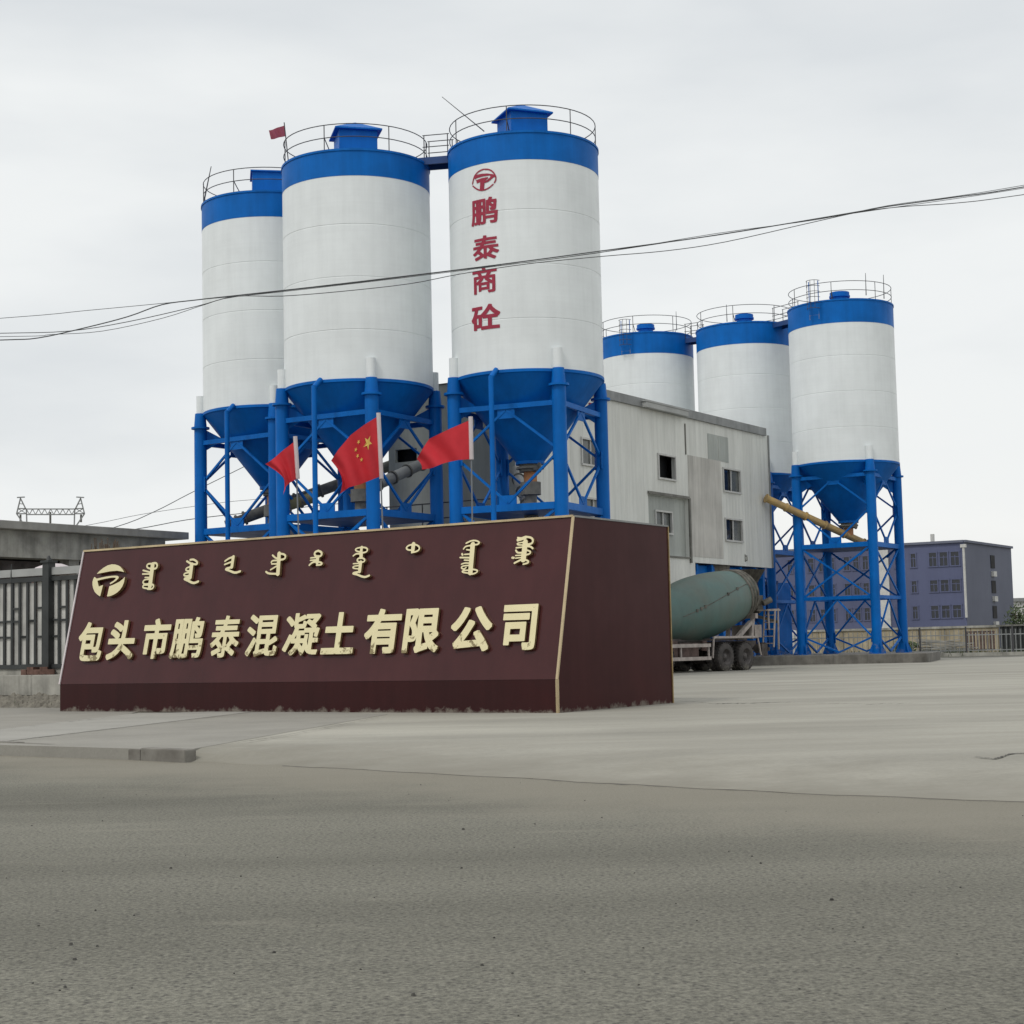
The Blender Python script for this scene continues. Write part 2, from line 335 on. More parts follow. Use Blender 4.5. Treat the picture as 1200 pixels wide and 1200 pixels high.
# ------------------------------------------------------------------ outlines: raster distance field -> clean contours -> filled mesh
def contours(D, xs, ys):
    """closed loops where D = 0 (inside is D < 0)"""
    P = np.pad(D, 1, constant_values=abs(D).max())
    dx, dy = xs[1]-xs[0], ys[1]-ys[0]
    seg = {}
    H, W = P.shape
    ins = P < 0
    code = ins[:-1, :-1]*1 + ins[:-1, 1:]*2 + ins[1:, 1:]*4 + ins[1:, :-1]*8
    def pt(i, j, e):
        a, b = {0: ((i, j), (i, j+1)), 1: ((i, j+1), (i+1, j+1)), 2: ((i+1, j), (i+1, j+1)), 3: ((i, j), (i+1, j))}[e]
        va, vb = P[a], P[b]; t = va/(va-vb)
        return (xs[0]+dx*(a[1]-1+(b[1]-a[1])*t), ys[0]+dy*(a[0]-1+(b[0]-a[0])*t))
    def key(i, j, e):
        return {0: ('h', i, j), 1: ('v', i, j+1), 2: ('h', i+1, j), 3: ('v', i, j)}[e]
    T = {1: [(3, 0)], 2: [(0, 1)], 3: [(3, 1)], 4: [(1, 2)], 5: [(3, 0), (1, 2)], 6: [(0, 2)], 7: [(3, 2)], 8: [(2, 3)], 9: [(2, 0)],
         10: [(0, 1), (2, 3)], 11: [(2, 1)], 12: [(1, 3)], 13: [(1, 0)], 14: [(0, 3)]}
    nxt = {}; pos = {}
    for i, j in zip(*np.nonzero((code > 0) & (code < 15))):
        for a, b in T[int(code[i, j])]:
            ka, kb = key(i, j, a), key(i, j, b)
            nxt[ka] = kb; pos[ka] = pt(i, j, a); pos[kb] = pt(i, j, b)
    loops = []
    while nxt:
        s = next(iter(nxt)); k = s; lp = []
        while k in nxt: lp.append(pos[k]); k = nxt.pop(k)
        if len(lp) > 5: loops.append(lp)
    return loops
def simplify(lp, tol):
    P = np.array(lp); n = len(P)
    def rdp(a, b):
        if b <= a+1: return []
        A, B = P[a], P[b % n]; d = B-A; L = np.hypot(*d)
        Q = P[a+1:b]-A
        dist = np.abs(Q[:, 0]*d[1]-Q[:, 1]*d[0])/L if L > 1e-9 else np.hypot(Q[:, 0], Q[:, 1])
        k = int(dist.argmax())
        if dist[k] < tol: return []
        k += a+1
        return rdp(a, k) + [k] + rdp(k, b)
    far = int(np.hypot(*(P-P[0]).T).argmax())
    idx = [0] + rdp(0, far) + [far] + rdp(far, n)
    return [tuple(P[i]) for i in idx]
def fill_mesh(loops, tol, depth=0.):
    cu = bpy.data.curves.new('tmp', 'CURVE'); cu.dimensions = '2D'; cu.fill_mode = 'BOTH' if depth else 'FRONT'; cu.extrude = depth/2
    for lp in loops:
        q = simplify(lp, tol)
        if len(q) < 3: continue
        s = cu.splines.new('POLY'); s.points.add(len(q)-1); s.use_cyclic_u = True
        for p, (x, y) in zip(s.points, q): p.co = (x, y, 0, 1)
    ob = bpy.data.objects.new('tmp', cu); COL.objects.link(ob)
    dg = bpy.context.evaluated_depsgraph_get(); dg.update()
    me = bpy.data.meshes.new_from_object(ob.evaluated_get(dg))
    vs = [tuple(v.co) for v in me.vertices]; fs = [tuple(p.vertices) for p in me.polygons]; nz = [p.normal.z for p in me.polygons]
    bpy.data.objects.remove(ob); bpy.data.curves.remove(cu); bpy.data.meshes.remove(me)
    return vs, fs, nz
def seg_dist(X, Y, a, b):
    ax, ay = a; bx, by = b; dx, dy = bx-ax, by-ay; L = dx*dx+dy*dy
    t = np.clip(((X-ax)*dx+(Y-ay)*dy)/L, 0, 1) if L > 0 else 0*X
    return X-(ax+dx*t), Y-(ay+dy*t)
def poly_in(X, Y, poly):
    ins = np.zeros(X.shape, bool); n = len(poly)
    for i in range(n):
        (x0, y0), (x1, y1) = poly[i], poly[(i+1) % n]
        if y0 == y1: continue
        c = ((y0 > Y) != (y1 > Y)) & (X < (x1-x0)*(Y-y0)/(y1-y0)+x0)
        ins ^= c
    return ins
def poly_sdf(X, Y, poly):
    d = np.full(X.shape, 1e9)
    for i in range(len(poly)):
        u, v = seg_dist(X, Y, poly[i], poly[(i+1) % len(poly)]); d = np.minimum(d, np.hypot(u, v))
    return np.where(poly_in(X, Y, poly), -d, d)
def stroke_sdf(X, Y, pts, wd):
    d = np.full(X.shape, 1e9)
    if len(pts) > 2:                     # soften corners
        for _ in range(2):
            q = [pts[0]]
            for a, b in zip(pts[:-1], pts[1:]):
                q += [(a[0]*.75+b[0]*.25, a[1]*.75+b[1]*.25), (a[0]*.25+b[0]*.75, a[1]*.25+b[1]*.75)]
            pts = q + [pts[-1]]
    for a, b in zip(pts[:-1], pts[1:]):
        u, v = seg_dist(X, Y, a, b); d = np.minimum(d, np.hypot(u, v))
    return d - wd/2
_gc = {}
def glyph_loops(ch, bold):
    """bold outline of one character in a unit box (x, y in 0..1 of its own bounds)"""
    if (ch, bold) in _gc: return _gc[(ch, bold)]
    cu = bpy.data.curves.new('t', 'FONT'); cu.body = ch; cu.size = 1; cu.resolution_u = 4
    ob = bpy.data.objects.new('t', cu); COL.objects.link(ob)
    dg = bpy.context.evaluated_depsgraph_get(); dg.update()
    me = bpy.data.meshes.new_from_object(ob.evaluated_get(dg))
    V = np.array([v.co[:2] for v in me.vertices]); cnt = {}
    for p in me.polygons:
        for k in p.edge_keys: cnt[k] = cnt.get(k, 0)+1
    bnd = [k for k, c in cnt.items() if c == 1]
    tris = [[V[i] for i in p.vertices] for p in me.polygons]
    bpy.data.objects.remove(ob); bpy.data.curves.remove(cu); bpy.data.meshes.remove(me)
    lo, hi = V.min(0), V.max(0); N = 130
    h = max(hi-lo)/N; mg = .08
    xs = np.arange(lo[0]-mg, hi[0]+mg, h); ys = np.arange(lo[1]-mg, hi[1]+mg, h)
    X, Y = np.meshgrid(xs, ys); best = np.full(X.shape, 1e9); bu = np.zeros(X.shape); bv = np.zeros(X.shape)
    for i, j in bnd:
        u, v = seg_dist(X, Y, V[i], V[j]); d = np.hypot(u, v); m = d < best
        best[m] = d[m]; bu[m] = u[m]; bv[m] = v[m]
    ins = np.zeros(X.shape, bool)
    for t in tris: ins |= poly_in(X, Y, [tuple(q) for q in t])
    dd = np.maximum(np.maximum(abs(bu), abs(bv)), best*.82)
    D = np.where(ins, -best, dd) - bold
    D[:, 0] = D[0] = D[-1] = D[:, -1] = .05
    L = contours(D, xs, ys)
    A = np.concatenate([np.array(l) for l in L]); lo, hi = A.min(0), A.max(0)
    L = [[((x-lo[0])/(hi[0]-lo[0]), (y-lo[1])/(hi[1]-lo[1])) for x, y in l] for l in L]
    _gc[(ch, bold)] = L
    return L

# ================================================================== GROUND
def lerp(a, b, t): return a+(b-a)*t
def smooth(t): t = max(0, min(1, t)); return t*t*(3-2*t)
struct(MB().add([(-1500, -300, -.45), (1500, -300, -.45), (1500, 2600, -.45), (-1500, 2600, -.45)], [(0, 1, 2, 3)]).build('ground', MT['earth']))
ROADZ = -.125
# kerb and pavement corner points measured on the ground
KA = gnd(-60, 868, 0); KC = gnd(216, 880.5, 0); SE = gnd(457, 837.5, 0)
bl = [gnd(x, y, ROADZ) for x, y in ((185, 887), (250, 893), (340, 899), (470, 905), (600, 912), (700, 919), (850, 926), (1000, 933), (1200, 942), (1400, 950))]
kd = (KA-KC).normalized()
bl = [KC + kd*70] + [KC + kd*.12] + bl[1:] + [bl[-1]+Vector((20, -3, 0)), bl[-1]+Vector((60, -6, 0))]
def bline(x):
    for a, b in zip(bl[:-1], bl[1:]):
        if a.x <= x <= b.x: return lerp(a.y, b.y, (x-a.x)/(b.x-a.x))
    return bl[-1].y if x > 0 else bl[0].y
mb = MB()
nx, ny = 120, 30
vs = []
for i in range(nx+1):
    x = -60 + 120*i/nx
    for j in range(ny+1):
        y = -14 + (bline(x)+1.2+14)*j/ny
        vs.append((x, y, ROADZ - .02*smooth((9-y)/8)))
mb.add(vs, [(i*(ny+1)+j, (i+1)*(ny+1)+j, (i+1)*(ny+1)+j+1, i*(ny+1)+j+1) for i in range(nx) for j in range(ny)], 0, True)
struct(mb.build('road', MT['road']))
# the yard: concrete that ramps down to the road, bounded on the left by the pavement edge
def rampw(x): return lerp(.4, 3.6, smooth((x-KC.x)/3.5))
def leftx(y):       # pavement edge line KC -> SE, then straight on beneath the sign
    if y <= KC.y: return KC.x - .02
    t = (y-KC.y)/(SE.y-KC.y)
    return lerp(KC.x, SE.x, t) if t < 1 else SE.x - (y-SE.y)*8
mb = MB(); dl = [0, .06, .25, .6, 1, 1.5, 2.1, 2.8, 3.6, 4.6, 6, 8, 11, 15, 20, 28, 40, 56, 80, 110]
random.seed(3)
xsx = []; x = KC.x-.02
while x < 60: xsx.append(x); x += .16 if x < 9 else 1.5
vs = []
for x in xsx:
    jag = .05*math.sin(x*2.3)+.03*math.sin(x*7.1+1)+random.uniform(-.02, .02)
    y0 = bline(x)+jag
    for d in dl:
        z = lerp(ROADZ+.012, 0, smooth(d/rampw(x))) if d > .06 else ROADZ-.03+d*.6
        vs.append((x, y0+d, z))
n = len(dl)
mb.add(vs, [(i*n+j, (i+1)*n+j, (i+1)*n+j+1, i*n+j+1) for i in range(len(xsx)-1) for j in range(n-1)], 0, False)
struct(mb.build('concrete_yard', MT['yard']))
struct(MB().add([(-90, 30, -.012), (KC.x+.5, 20.5, -.012), (KC.x+.5, 125, -.012), (-90, 125, -.012)], [(0, 1, 2, 3)]).build('yard_ground', MT['yard']))
# pavement: three slabs with joints, and the kerb along the road
def pavement(name, poly, z0, z1, m): return struct(MB().prism(poly, z0, z1).build(name, m))
A1, A2 = gnd(296, 834.5), gnd(75, 861); B1, B2 = gnd(146, 838), gnd(-40, 860)
kin = lambda p: p
ke = lambda t: KC + kd*t
back = [gnd(60, 826), gnd(-80, 833)]
off = Vector((.0, .0, 0))
L1 = ke(.25)+Vector((0, .16, 0))
u_s = (SE-KC).normalized()
pavement('pavement', [(p.x, p.y) for p in (ke(.02)+Vector((.0, .16, 0)), SE+Vector((-.05, .05, 0)), SE+Vector((-1, 1.5, 0)), A1+Vector((.03, .5, 0)), A1+Vector((.02, 0, 0)), A2+Vector((.03, -.03, 0)), A2 + (A2-A1).normalized()*2.2+Vector((.03, -.03, 0)))], -.3, .004, MT['slabA'])
pavement('pavement', [(p.x, p.y) for p in (A2 + (A2-A1).normalized()*2.2, A2, A1, A1+Vector((-.1, .6, 0)), B1+Vector((.0, .5, 0)), B1, B2, B2+(B2-B1).normalized()*4)], -.3, .008, MT['slabB'])
pavement('pavement', [(p.x, p.y) for p in (B2+(B2-B1).normalized()*4+Vector((-.03, .04, 0)), B2+Vector((-.03, .04, 0)), B1+Vector((-.03, .04, 0)), B1+Vector((-.2, 3, 0)), back[0]+Vector((0, 1.5, 0)), back[1]+Vector((-8, 6, 0)), back[1]+Vector((-14, 0, 0)))], -.3, .002, MT['slabA'])
kn = Vector((-kd.y, kd.x, 0));  kn = kn if kn.y > 0 else -kn
mb = MB(); t = .0; random.seed(5)
while t < 40:
    l = random.uniform(.55, 1.05)
    a = ke(t+.008)+kn*(.08+random.uniform(-.012, .012)); b = ke(t+l-.008)+kn*(.08+random.uniform(-.012, .012))
    z = .012+random.uniform(-.022, .006)
    mb.beam((a.x, a.y, z-.16), (b.x, b.y, z-.16), .16, .32); t += l
struct(mb.build('kerb', MT['kerb'], bevel=.015))
# cracks and joints in the slab (real narrow strips a few mm above it)
def strip(name, pts, wd, z=.006, m='crack'):
    mb = MB(); P = []
    random.seed(len(pts)*7+int(abs(pts[0][0])))
    for a, b in zip(pts[:-1], pts[1:]):
        for k in range(14):
            P.append((lerp(a[0], b[0], k/14)+random.uniform(-.7, .7), lerp(a[1], b[1], k/14)+random.uniform(-.35, .35)))
    P.append(pts[-1]); vs = []
    for i, p in enumerate(P):
        q = gnd(*p, 0); e = min(1, i/6, (len(P)-1-i)/6)+.1
        d = max(0, q.y-bline(q.x)); zz = lerp(ROADZ+.012, 0, smooth(d/rampw(q.x)))+z
        q = gnd(*p, zz); h = wd*e*random.uniform(.4, 1.2)
        vs += [(q.x, q.y-h, zz), (q.x, q.y+h, zz)]
    mb.add(vs, [(2*i, 2*i+2, 2*i+3, 2*i+1) for i in range(len(P)-1)])
    return struct(mb.build(name, MT[m]))
strip('concrete_crack', [(1140, 886), (1165, 889), (1185, 883), (1215, 882)], .035)
strip('concrete_crack', [(795, 821), (840, 824.5), (870, 824), (935, 822.5)], .05)
strip('concrete_crack', [(935, 823), (1010, 825), (1080, 824)], .03)
strip('concrete_crack', [(1022, 903.5), (1042, 903)], .03)
strip('concrete_crack', [(272, 871.5), (330, 862), (400, 849), (456, 838)], .05, z=.02)
strip('concrete_crack', [(297, 834.7), (190, 847), (83, 859.5), (25, 866)], .03, z=.014)
strip('concrete_crack', [(144, 838.7), (70, 847), (-10, 856)], .03, z=.014)
mb = MB(); random.seed(17); vs = []; xs_ = [KC.x+1.2+.09*i for i in range(150)]
for x in xs_:
    y = bline(x)+.05*math.sin(x*2.3)+.03*math.sin(x*7.1+1)+random.uniform(-.02, .02); h = max(.001, random.uniform(-.02, .016)*(.4+.8*math.sin(x*1.7)))
    vs += [(x, y-.012-h, ROADZ+.005), (x, y-.009+h, ROADZ+.009)]
mb.add(vs, [(2*i, 2*i+2, 2*i+3, 2*i+1) for i in range(len(xs_)-1)])
struct(mb.build('concrete_crack', MT['crack']))
# verge and dirt strip at the far edge of the yard
struct(MB().add([(0, 93.5, .012), (70, 91, .012), (70, 123, .012), (-90, 123, .012)], [(0, 1, 2, 3)]).build('verge', MT['verge']))
struct(MB().prism([(18.8, 88.6), (60, 86.2), (60, 86.7), (18.8, 89.1)], -.05, .05).build('yard_edge_strip', MT['slabB']))
# pebbles and grit on the road
mb = MB(); random.seed(11)
for i in range(90):
    px, py = random.uniform(-20, 1220), 1200-290*random.random()**.8
    p = gnd(px, py, ROADZ); r = random.choice([.004, .005, .006, .009])*random.uniform(.7, 1.2)
    if p.y > bline(p.x)-.1: continue
    ang = random.uniform(0, PI); rr = [r*random.uniform(.7, 1.3) for _ in range(6)]
    zb = ROADZ - .02*smooth((9-p.y)/8)
    vs = [(p.x+rr[k]*math.cos(ang+k*PI/3), p.y+rr[k]*math.sin(ang+k*PI/3), zb-.001) for k in range(6)] + [(p.x+.6*rr[k]*math.cos(ang+k*PI/3), p.y+.6*rr[k]*math.sin(ang+k*PI/3), zb+r*.9) for k in range(6)]
    mb.add(vs, [(k, (k+1) % 6, 6+(k+1) % 6, 6+k) for k in range(6)]+[tuple(range(6, 12))])
o = mb.build('road_grit', MT['pebble']); o['kind'] = 'stuff'

# ================================================================== SIGN
YAW = -.571
SB = Vector((.66, 26.402, 0)); SU = Vector((-math.cos(YAW), -math.sin(YAW), 0)); SV = Vector((-math.sin(YAW), math.cos(YAW), 0))
SW, SD, SK, SH, SL = 11.491, 3.996, .534, 3.191, .636
# local frame of the sign: x to the right along the front, y into depth, origin at the front left bottom corner
SR = Matrix((-SU, SV, Vector((0, 0, 1)))).transposed()
SO = SB + SU*SW
sign = thing('company_sign', 'large maroon sloping sign block with gold Chinese and Mongolian lettering at the yard entrance', 'sign', SO, YAW)
LEAN = math.atan2(SL, SH-SK); PT = math.hypot(SL, SH-SK)          # panel height along the slope
pn = Vector((0, -math.cos(LEAN), math.sin(LEAN)))                    # panel normal, local
pup = Vector((0, math.sin(LEAN), math.cos(LEAN)))
g = .004
MB().add([(0, 0, SK+g), (SW, 0, SK+g), (SW, SL, SH), (0, SL, SH)], [(0, 1, 2, 3)]).build('front_panel', MT['brown'], sign)
mb = MB()
nj = 5
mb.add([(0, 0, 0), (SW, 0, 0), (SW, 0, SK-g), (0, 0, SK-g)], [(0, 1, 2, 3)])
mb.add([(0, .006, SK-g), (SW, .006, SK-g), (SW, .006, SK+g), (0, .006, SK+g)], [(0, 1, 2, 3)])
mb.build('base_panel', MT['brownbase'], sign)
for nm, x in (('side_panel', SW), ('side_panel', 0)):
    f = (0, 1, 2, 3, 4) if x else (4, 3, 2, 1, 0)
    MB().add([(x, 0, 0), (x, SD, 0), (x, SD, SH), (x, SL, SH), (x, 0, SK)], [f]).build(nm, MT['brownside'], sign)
mb = MB().add([(0, SL, SH), (SW, SL, SH), (SW, SD, SH), (0, SD, SH)], [(0, 1, 2, 3)]).add([(0, SD, 0), (0, SD, SH), (SW, SD, SH), (SW, SD, 0)], [(0, 1, 2, 3)])
mb.build('back_panel', MT['brownside'], sign)
# gold edge trims
MB().beam((.0, SL-.012, SH+.006), (SW, SL-.012, SH+.006), .04, .036).build('edge_trim', MT['trim'], sign)
MB().beam((SW+.004, 0-.006, SK), (SW+.004, SL-.006, SH), .038, .034).build('edge_trim', MT['trim'], sign)
MB().beam((SW+.004, -.004, 0), (SW+.004, -.004, SK), .045, .04).build('edge_trim', MT['trim'], sign)
MB().beam((-.006, 0-.006, SK), (-.006, SL-.006, SH), .035, .035).build('edge_trim', MT['sleeve'], sign)
MB().beam((SW+.004, SL+.03, SH+.004), (SW+.004, SD, SH+.004), .03, .03).build('edge_trim', MT['fascia'], sign)
MB().beam((SW+.004, SD, 0), (SW+.004, SD, SH), .03, .03).build('edge_trim', MT['goldside'], sign)
def to_panel(px, py):
    """photo pixel -> (x, t) on the sloping front panel"""
    n = SR @ pn
    q = SR.transposed() @ (hit(px, py, SO + SR @ Vector((0, 0, SK)), n) - SO)
    return (q.x, (q - Vector((0, 0, SK))).dot(pup))
def on_panel(x, t, h): return Vector((x, 0, SK)) + pup*t + pn*h
def panel_piece(name, loops, tol, depth, stand=.02, parent=sign):
    vs, fs, nz = fill_mesh(loops, tol, depth)
    V = [on_panel(x, t, z+depth/2+stand) for x, t, z in vs]
    mb = MB(); mb.v = [tuple(v) for v in V]; mb.f = fs; mb.mi = [0 if z > .5 else 1 for z in nz]; mb.sm = [False]*len(fs)
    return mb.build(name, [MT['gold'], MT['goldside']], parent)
BIG = [('包', 93, 125.5, 730, 775.5), ('头', 128.5, 162.5, 728, 774), ('市', 168.5, 203, 726, 773), ('鹏', 202.5, 242.5, 724.5, 772.5), ('泰', 249, 285, 722.5, 771.5),
       ('混', 290.5, 330.5, 721, 770.5), ('凝', 334.5, 378.5, 719.5, 769), ('土', 380, 420, 718.5, 767.5), ('有', 429, 473, 714.5, 767), ('限', 475, 519, 714, 766), ('公', 530, 580, 712, 764.5), ('司', 590, 632, 709.5, 763)]
for ch, x0, x1, y0, y1 in BIG:
    xm, ym = (x0+x1)/2, (y0+y1)/2
    sl = lerp(.195, .09, (xm-90)/560)*(y1-y0)*.4
    a = to_panel(x0+sl/2, ym); b = to_panel(x1-sl/2, ym); t1 = to_panel(xm, y0)[1]; t0 = to_panel(xm, y1)[1]
    # the slanted stems: x measured at mid height, so the box is upright on the panel
    wd = b[0]-a[0]
    bold = .022 if ch in '鹏泰混凝' else .035
    L = [[(a[0]+wd*x, lerp(t0, t1, y)) for x, y in l] for l in glyph_loops(ch, bold)]
    panel_piece('chinese_character', L, .0025, .05)
MONG = [
 ((90, 640, 7.5), [([(692, 172), (668, 362)], 42), ([(690, 160), (722, 155), (735, 180), (722, 207), (698, 208)], 17), ([(682, 163), (648, 165), (638, 188), (655, 205), (682, 207)], 15),
   ([(608, 222), (672, 240)], 14), ([(604, 254), (665, 254)], 14), ([(625, 284), (665, 284)], 12), ([(662, 300), (622, 302), (603, 325), (618, 345), (655, 340)], 14), ([(658, 350), (608, 350), (604, 376), (655, 382)], 14), ([(668, 345), (697, 345), (702, 370), (682, 388), (648, 386)], 15)]),
 ((90, 640, 7.5), [([(993, 142), (1028, 165), (1083, 172), (1084, 147), (1052, 125), (1022, 130)], 17), ([(1034, 172), (1020, 285)], 38), ([(1022, 190), (985, 203), (983, 225), (1022, 228)], 14), ([(1015, 240), (965, 250), (970, 274), (1015, 268)], 14), ([(1012, 288), (962, 295), (1000, 310), (1050, 338), (1092, 320)], 20)]),
 ((250, 630, 7.5), [([(200, 180), (187, 268)], 32), ([(203, 178), (160, 192), (128, 216)], 17), ([(190, 220), (125, 246)], 16), ([(192, 268), (122, 286), (170, 300), (215, 322), (260, 306)], 20)]),
 ((250, 630, 7.5), [([(545, 165), (572, 192), (602, 192)], 15), ([(602, 150), (600, 208)], 36), ([(602, 150), (648, 155), (662, 177), (648, 200), (608, 206)], 17), ([(600, 200), (592, 328)], 38), ([(592, 210), (540, 212), (534, 228)], 14), ([(588, 240), (538, 241)], 14), ([(585, 258), (528, 292)], 14), ([(598, 328), (510, 328), (488, 310)], 17)]),
 ((250, 630, 7.5), [([(945, 125), (977, 138), (977, 167), (945, 180), (914, 167), (914, 138), (945, 125)], 18), ([(942, 180), (937, 228)], 32), ([(932, 184), (880, 189)], 13), ([(932, 205), (878, 210)], 13), ([(927, 222), (895, 226), (868, 252)], 16), ([(935, 222), (978, 229), (978, 248), (932, 252)], 15)]),
 ((400, 620, 10), [([(265, 228), (322, 230), (344, 258), (318, 288), (255, 293)], 19), ([(265, 228), (205, 240), (193, 262), (230, 280), (265, 280)], 17), ([(270, 228), (262, 290)], 36), ([(258, 305), (205, 300), (172, 328)], 19), ([(265, 295), (262, 345)], 44), ([(262, 348), (308, 365), (303, 395), (262, 405), (218, 392), (218, 362), (262, 348)], 19), ([(258, 402), (245, 510)], 42), ([(245, 415), (172, 420)], 15), ([(240, 440), (168, 450), (168, 475), (240, 480)], 16), ([(245, 512), (152, 532), (220, 545), (300, 582), (358, 558)], 24)]),
 ((400, 620, 10), [([(870, 195), (818, 205), (788, 235), (810, 260), (862, 262)], 19), ([(876, 190), (868, 262)], 48), ([(880, 192), (930, 205), (952, 240), (925, 275), (855, 290)], 19)]),
 ((530, 620, 10), [([(193, 180), (250, 150), (310, 148), (352, 170), (332, 195), (285, 200)], 19), ([(270, 195), (242, 525)], 60), ([(260, 205), (185, 215), (163, 248)], 18), ([(198, 256), (250, 262)], 17), ([(145, 306), (152, 318)], 24), ([(175, 312), (245, 308)], 17), ([(123, 348), (245, 350)], 19), ([(172, 378), (240, 382)], 17), ([(138, 426), (180, 410), (235, 415)], 17), ([(235, 440), (150, 445), (133, 470), (165, 487), (192, 465)], 17), ([(235, 495), (148, 500), (148, 522), (235, 532)], 17), ([(265, 485), (327, 495), (322, 520), (280, 540), (230, 544)], 18)]),
 ((530, 620, 10), [([(800, 142), (850, 128), (890, 112)], 38), ([(885, 105), (957, 113), (980, 150), (962, 187), (910, 195)], 23), ([(798, 116), (842, 122)], 20), ([(885, 168), (862, 372)], 64), ([(858, 170), (788, 180), (795, 202), (858, 202)], 16), ([(858, 226), (778, 235)], 17), ([(850, 292), (792, 295), (775, 263)], 21), ([(900, 215), (950, 219), (972, 242)], 22), ([(895, 260), (948, 275), (942, 305), (885, 320)], 19), ([(858, 320), (772, 325)], 15), ([(850, 346), (772, 356)], 15), ([(733, 350), (750, 352)], 26), ([(855, 365), (810, 385), (758, 413)], 22), ([(855, 368), (922, 385), (922, 411), (862, 426)], 20)]),
]
for (ox, oy, s), strokes in MONG:
    S = [([to_panel(ox+x/s, oy+y/s) for x, y in pts], wd) for pts, wd in strokes]
    k0 = to_panel(ox+700/s, oy+200/s); k1 = to_panel(ox+700/s, oy+300/s); mpp = abs(k1[1]-k0[1])/100
    A = np.array([p for pts, _ in S for p in pts]); lo = A.min(0)-.08; hi = A.max(0)+.08
    h = .0075; xs = np.arange(lo[0], hi[0], h); ys = np.arange(lo[1], hi[1], h); X, Y = np.meshgrid(xs, ys)
    D = np.full(X.shape, 1e9)
    for pts, wd in S: D = np.minimum(D, stroke_sdf(X, Y, pts, wd*mpp*1.02))
    panel_piece('mongolian_word', contours(D, xs, ys), .002, .06)
# round emblem
def px_shape(pts, f): return [f(x, y) for x, y in pts]
fz = lambda x, y: to_panel(100+x/20, 650+y/20)
disk = px_shape([(700, 253), (780, 258), (850, 280), (900, 312), (945, 365), (985, 435), (1002, 560), (985, 670), (945, 770), (890, 850), (820, 915), (740, 965), (650, 1000), (580, 1008), (500, 1008), (420, 1003), (350, 955), (295, 895), (262, 820), (245, 740), (245, 660), (262, 600), (290, 550), (320, 510), (360, 460), (420, 400), (500, 335), (600, 278)], fz)
dark = px_shape([(250, 520), (350, 478), (480, 452), (650, 418), (820, 403), (930, 420), (1030, 455), (1020, 520), (965, 590), (870, 665), (750, 725), (640, 768), (578, 1040), (415, 1040), (492, 735), (390, 777), (350, 600), (312, 560)], fz)
swoosh = px_shape([(325, 605), (345, 585), (450, 562), (560, 540), (690, 524), (780, 518), (835, 525), (865, 548), (850, 585), (800, 635), (730, 685), (660, 722), (648, 692), (700, 665), (750, 630), (785, 595), (795, 572), (760, 562), (680, 566), (560, 588), (450, 612), (350, 640)], fz)
A = np.array(disk); lo = A.min(0)-.05; hi = A.max(0)+.05; h = .008
xs = np.arange(lo[0], hi[0], h); ys = np.arange(lo[1], hi[1], h); X, Y = np.meshgrid(xs, ys)
D = np.minimum(np.maximum(poly_sdf(X, Y, disk), -poly_sdf(X, Y, dark)), poly_sdf(X, Y, swoosh))
panel_piece('round_emblem', contours(D, xs, ys), .003, .07)

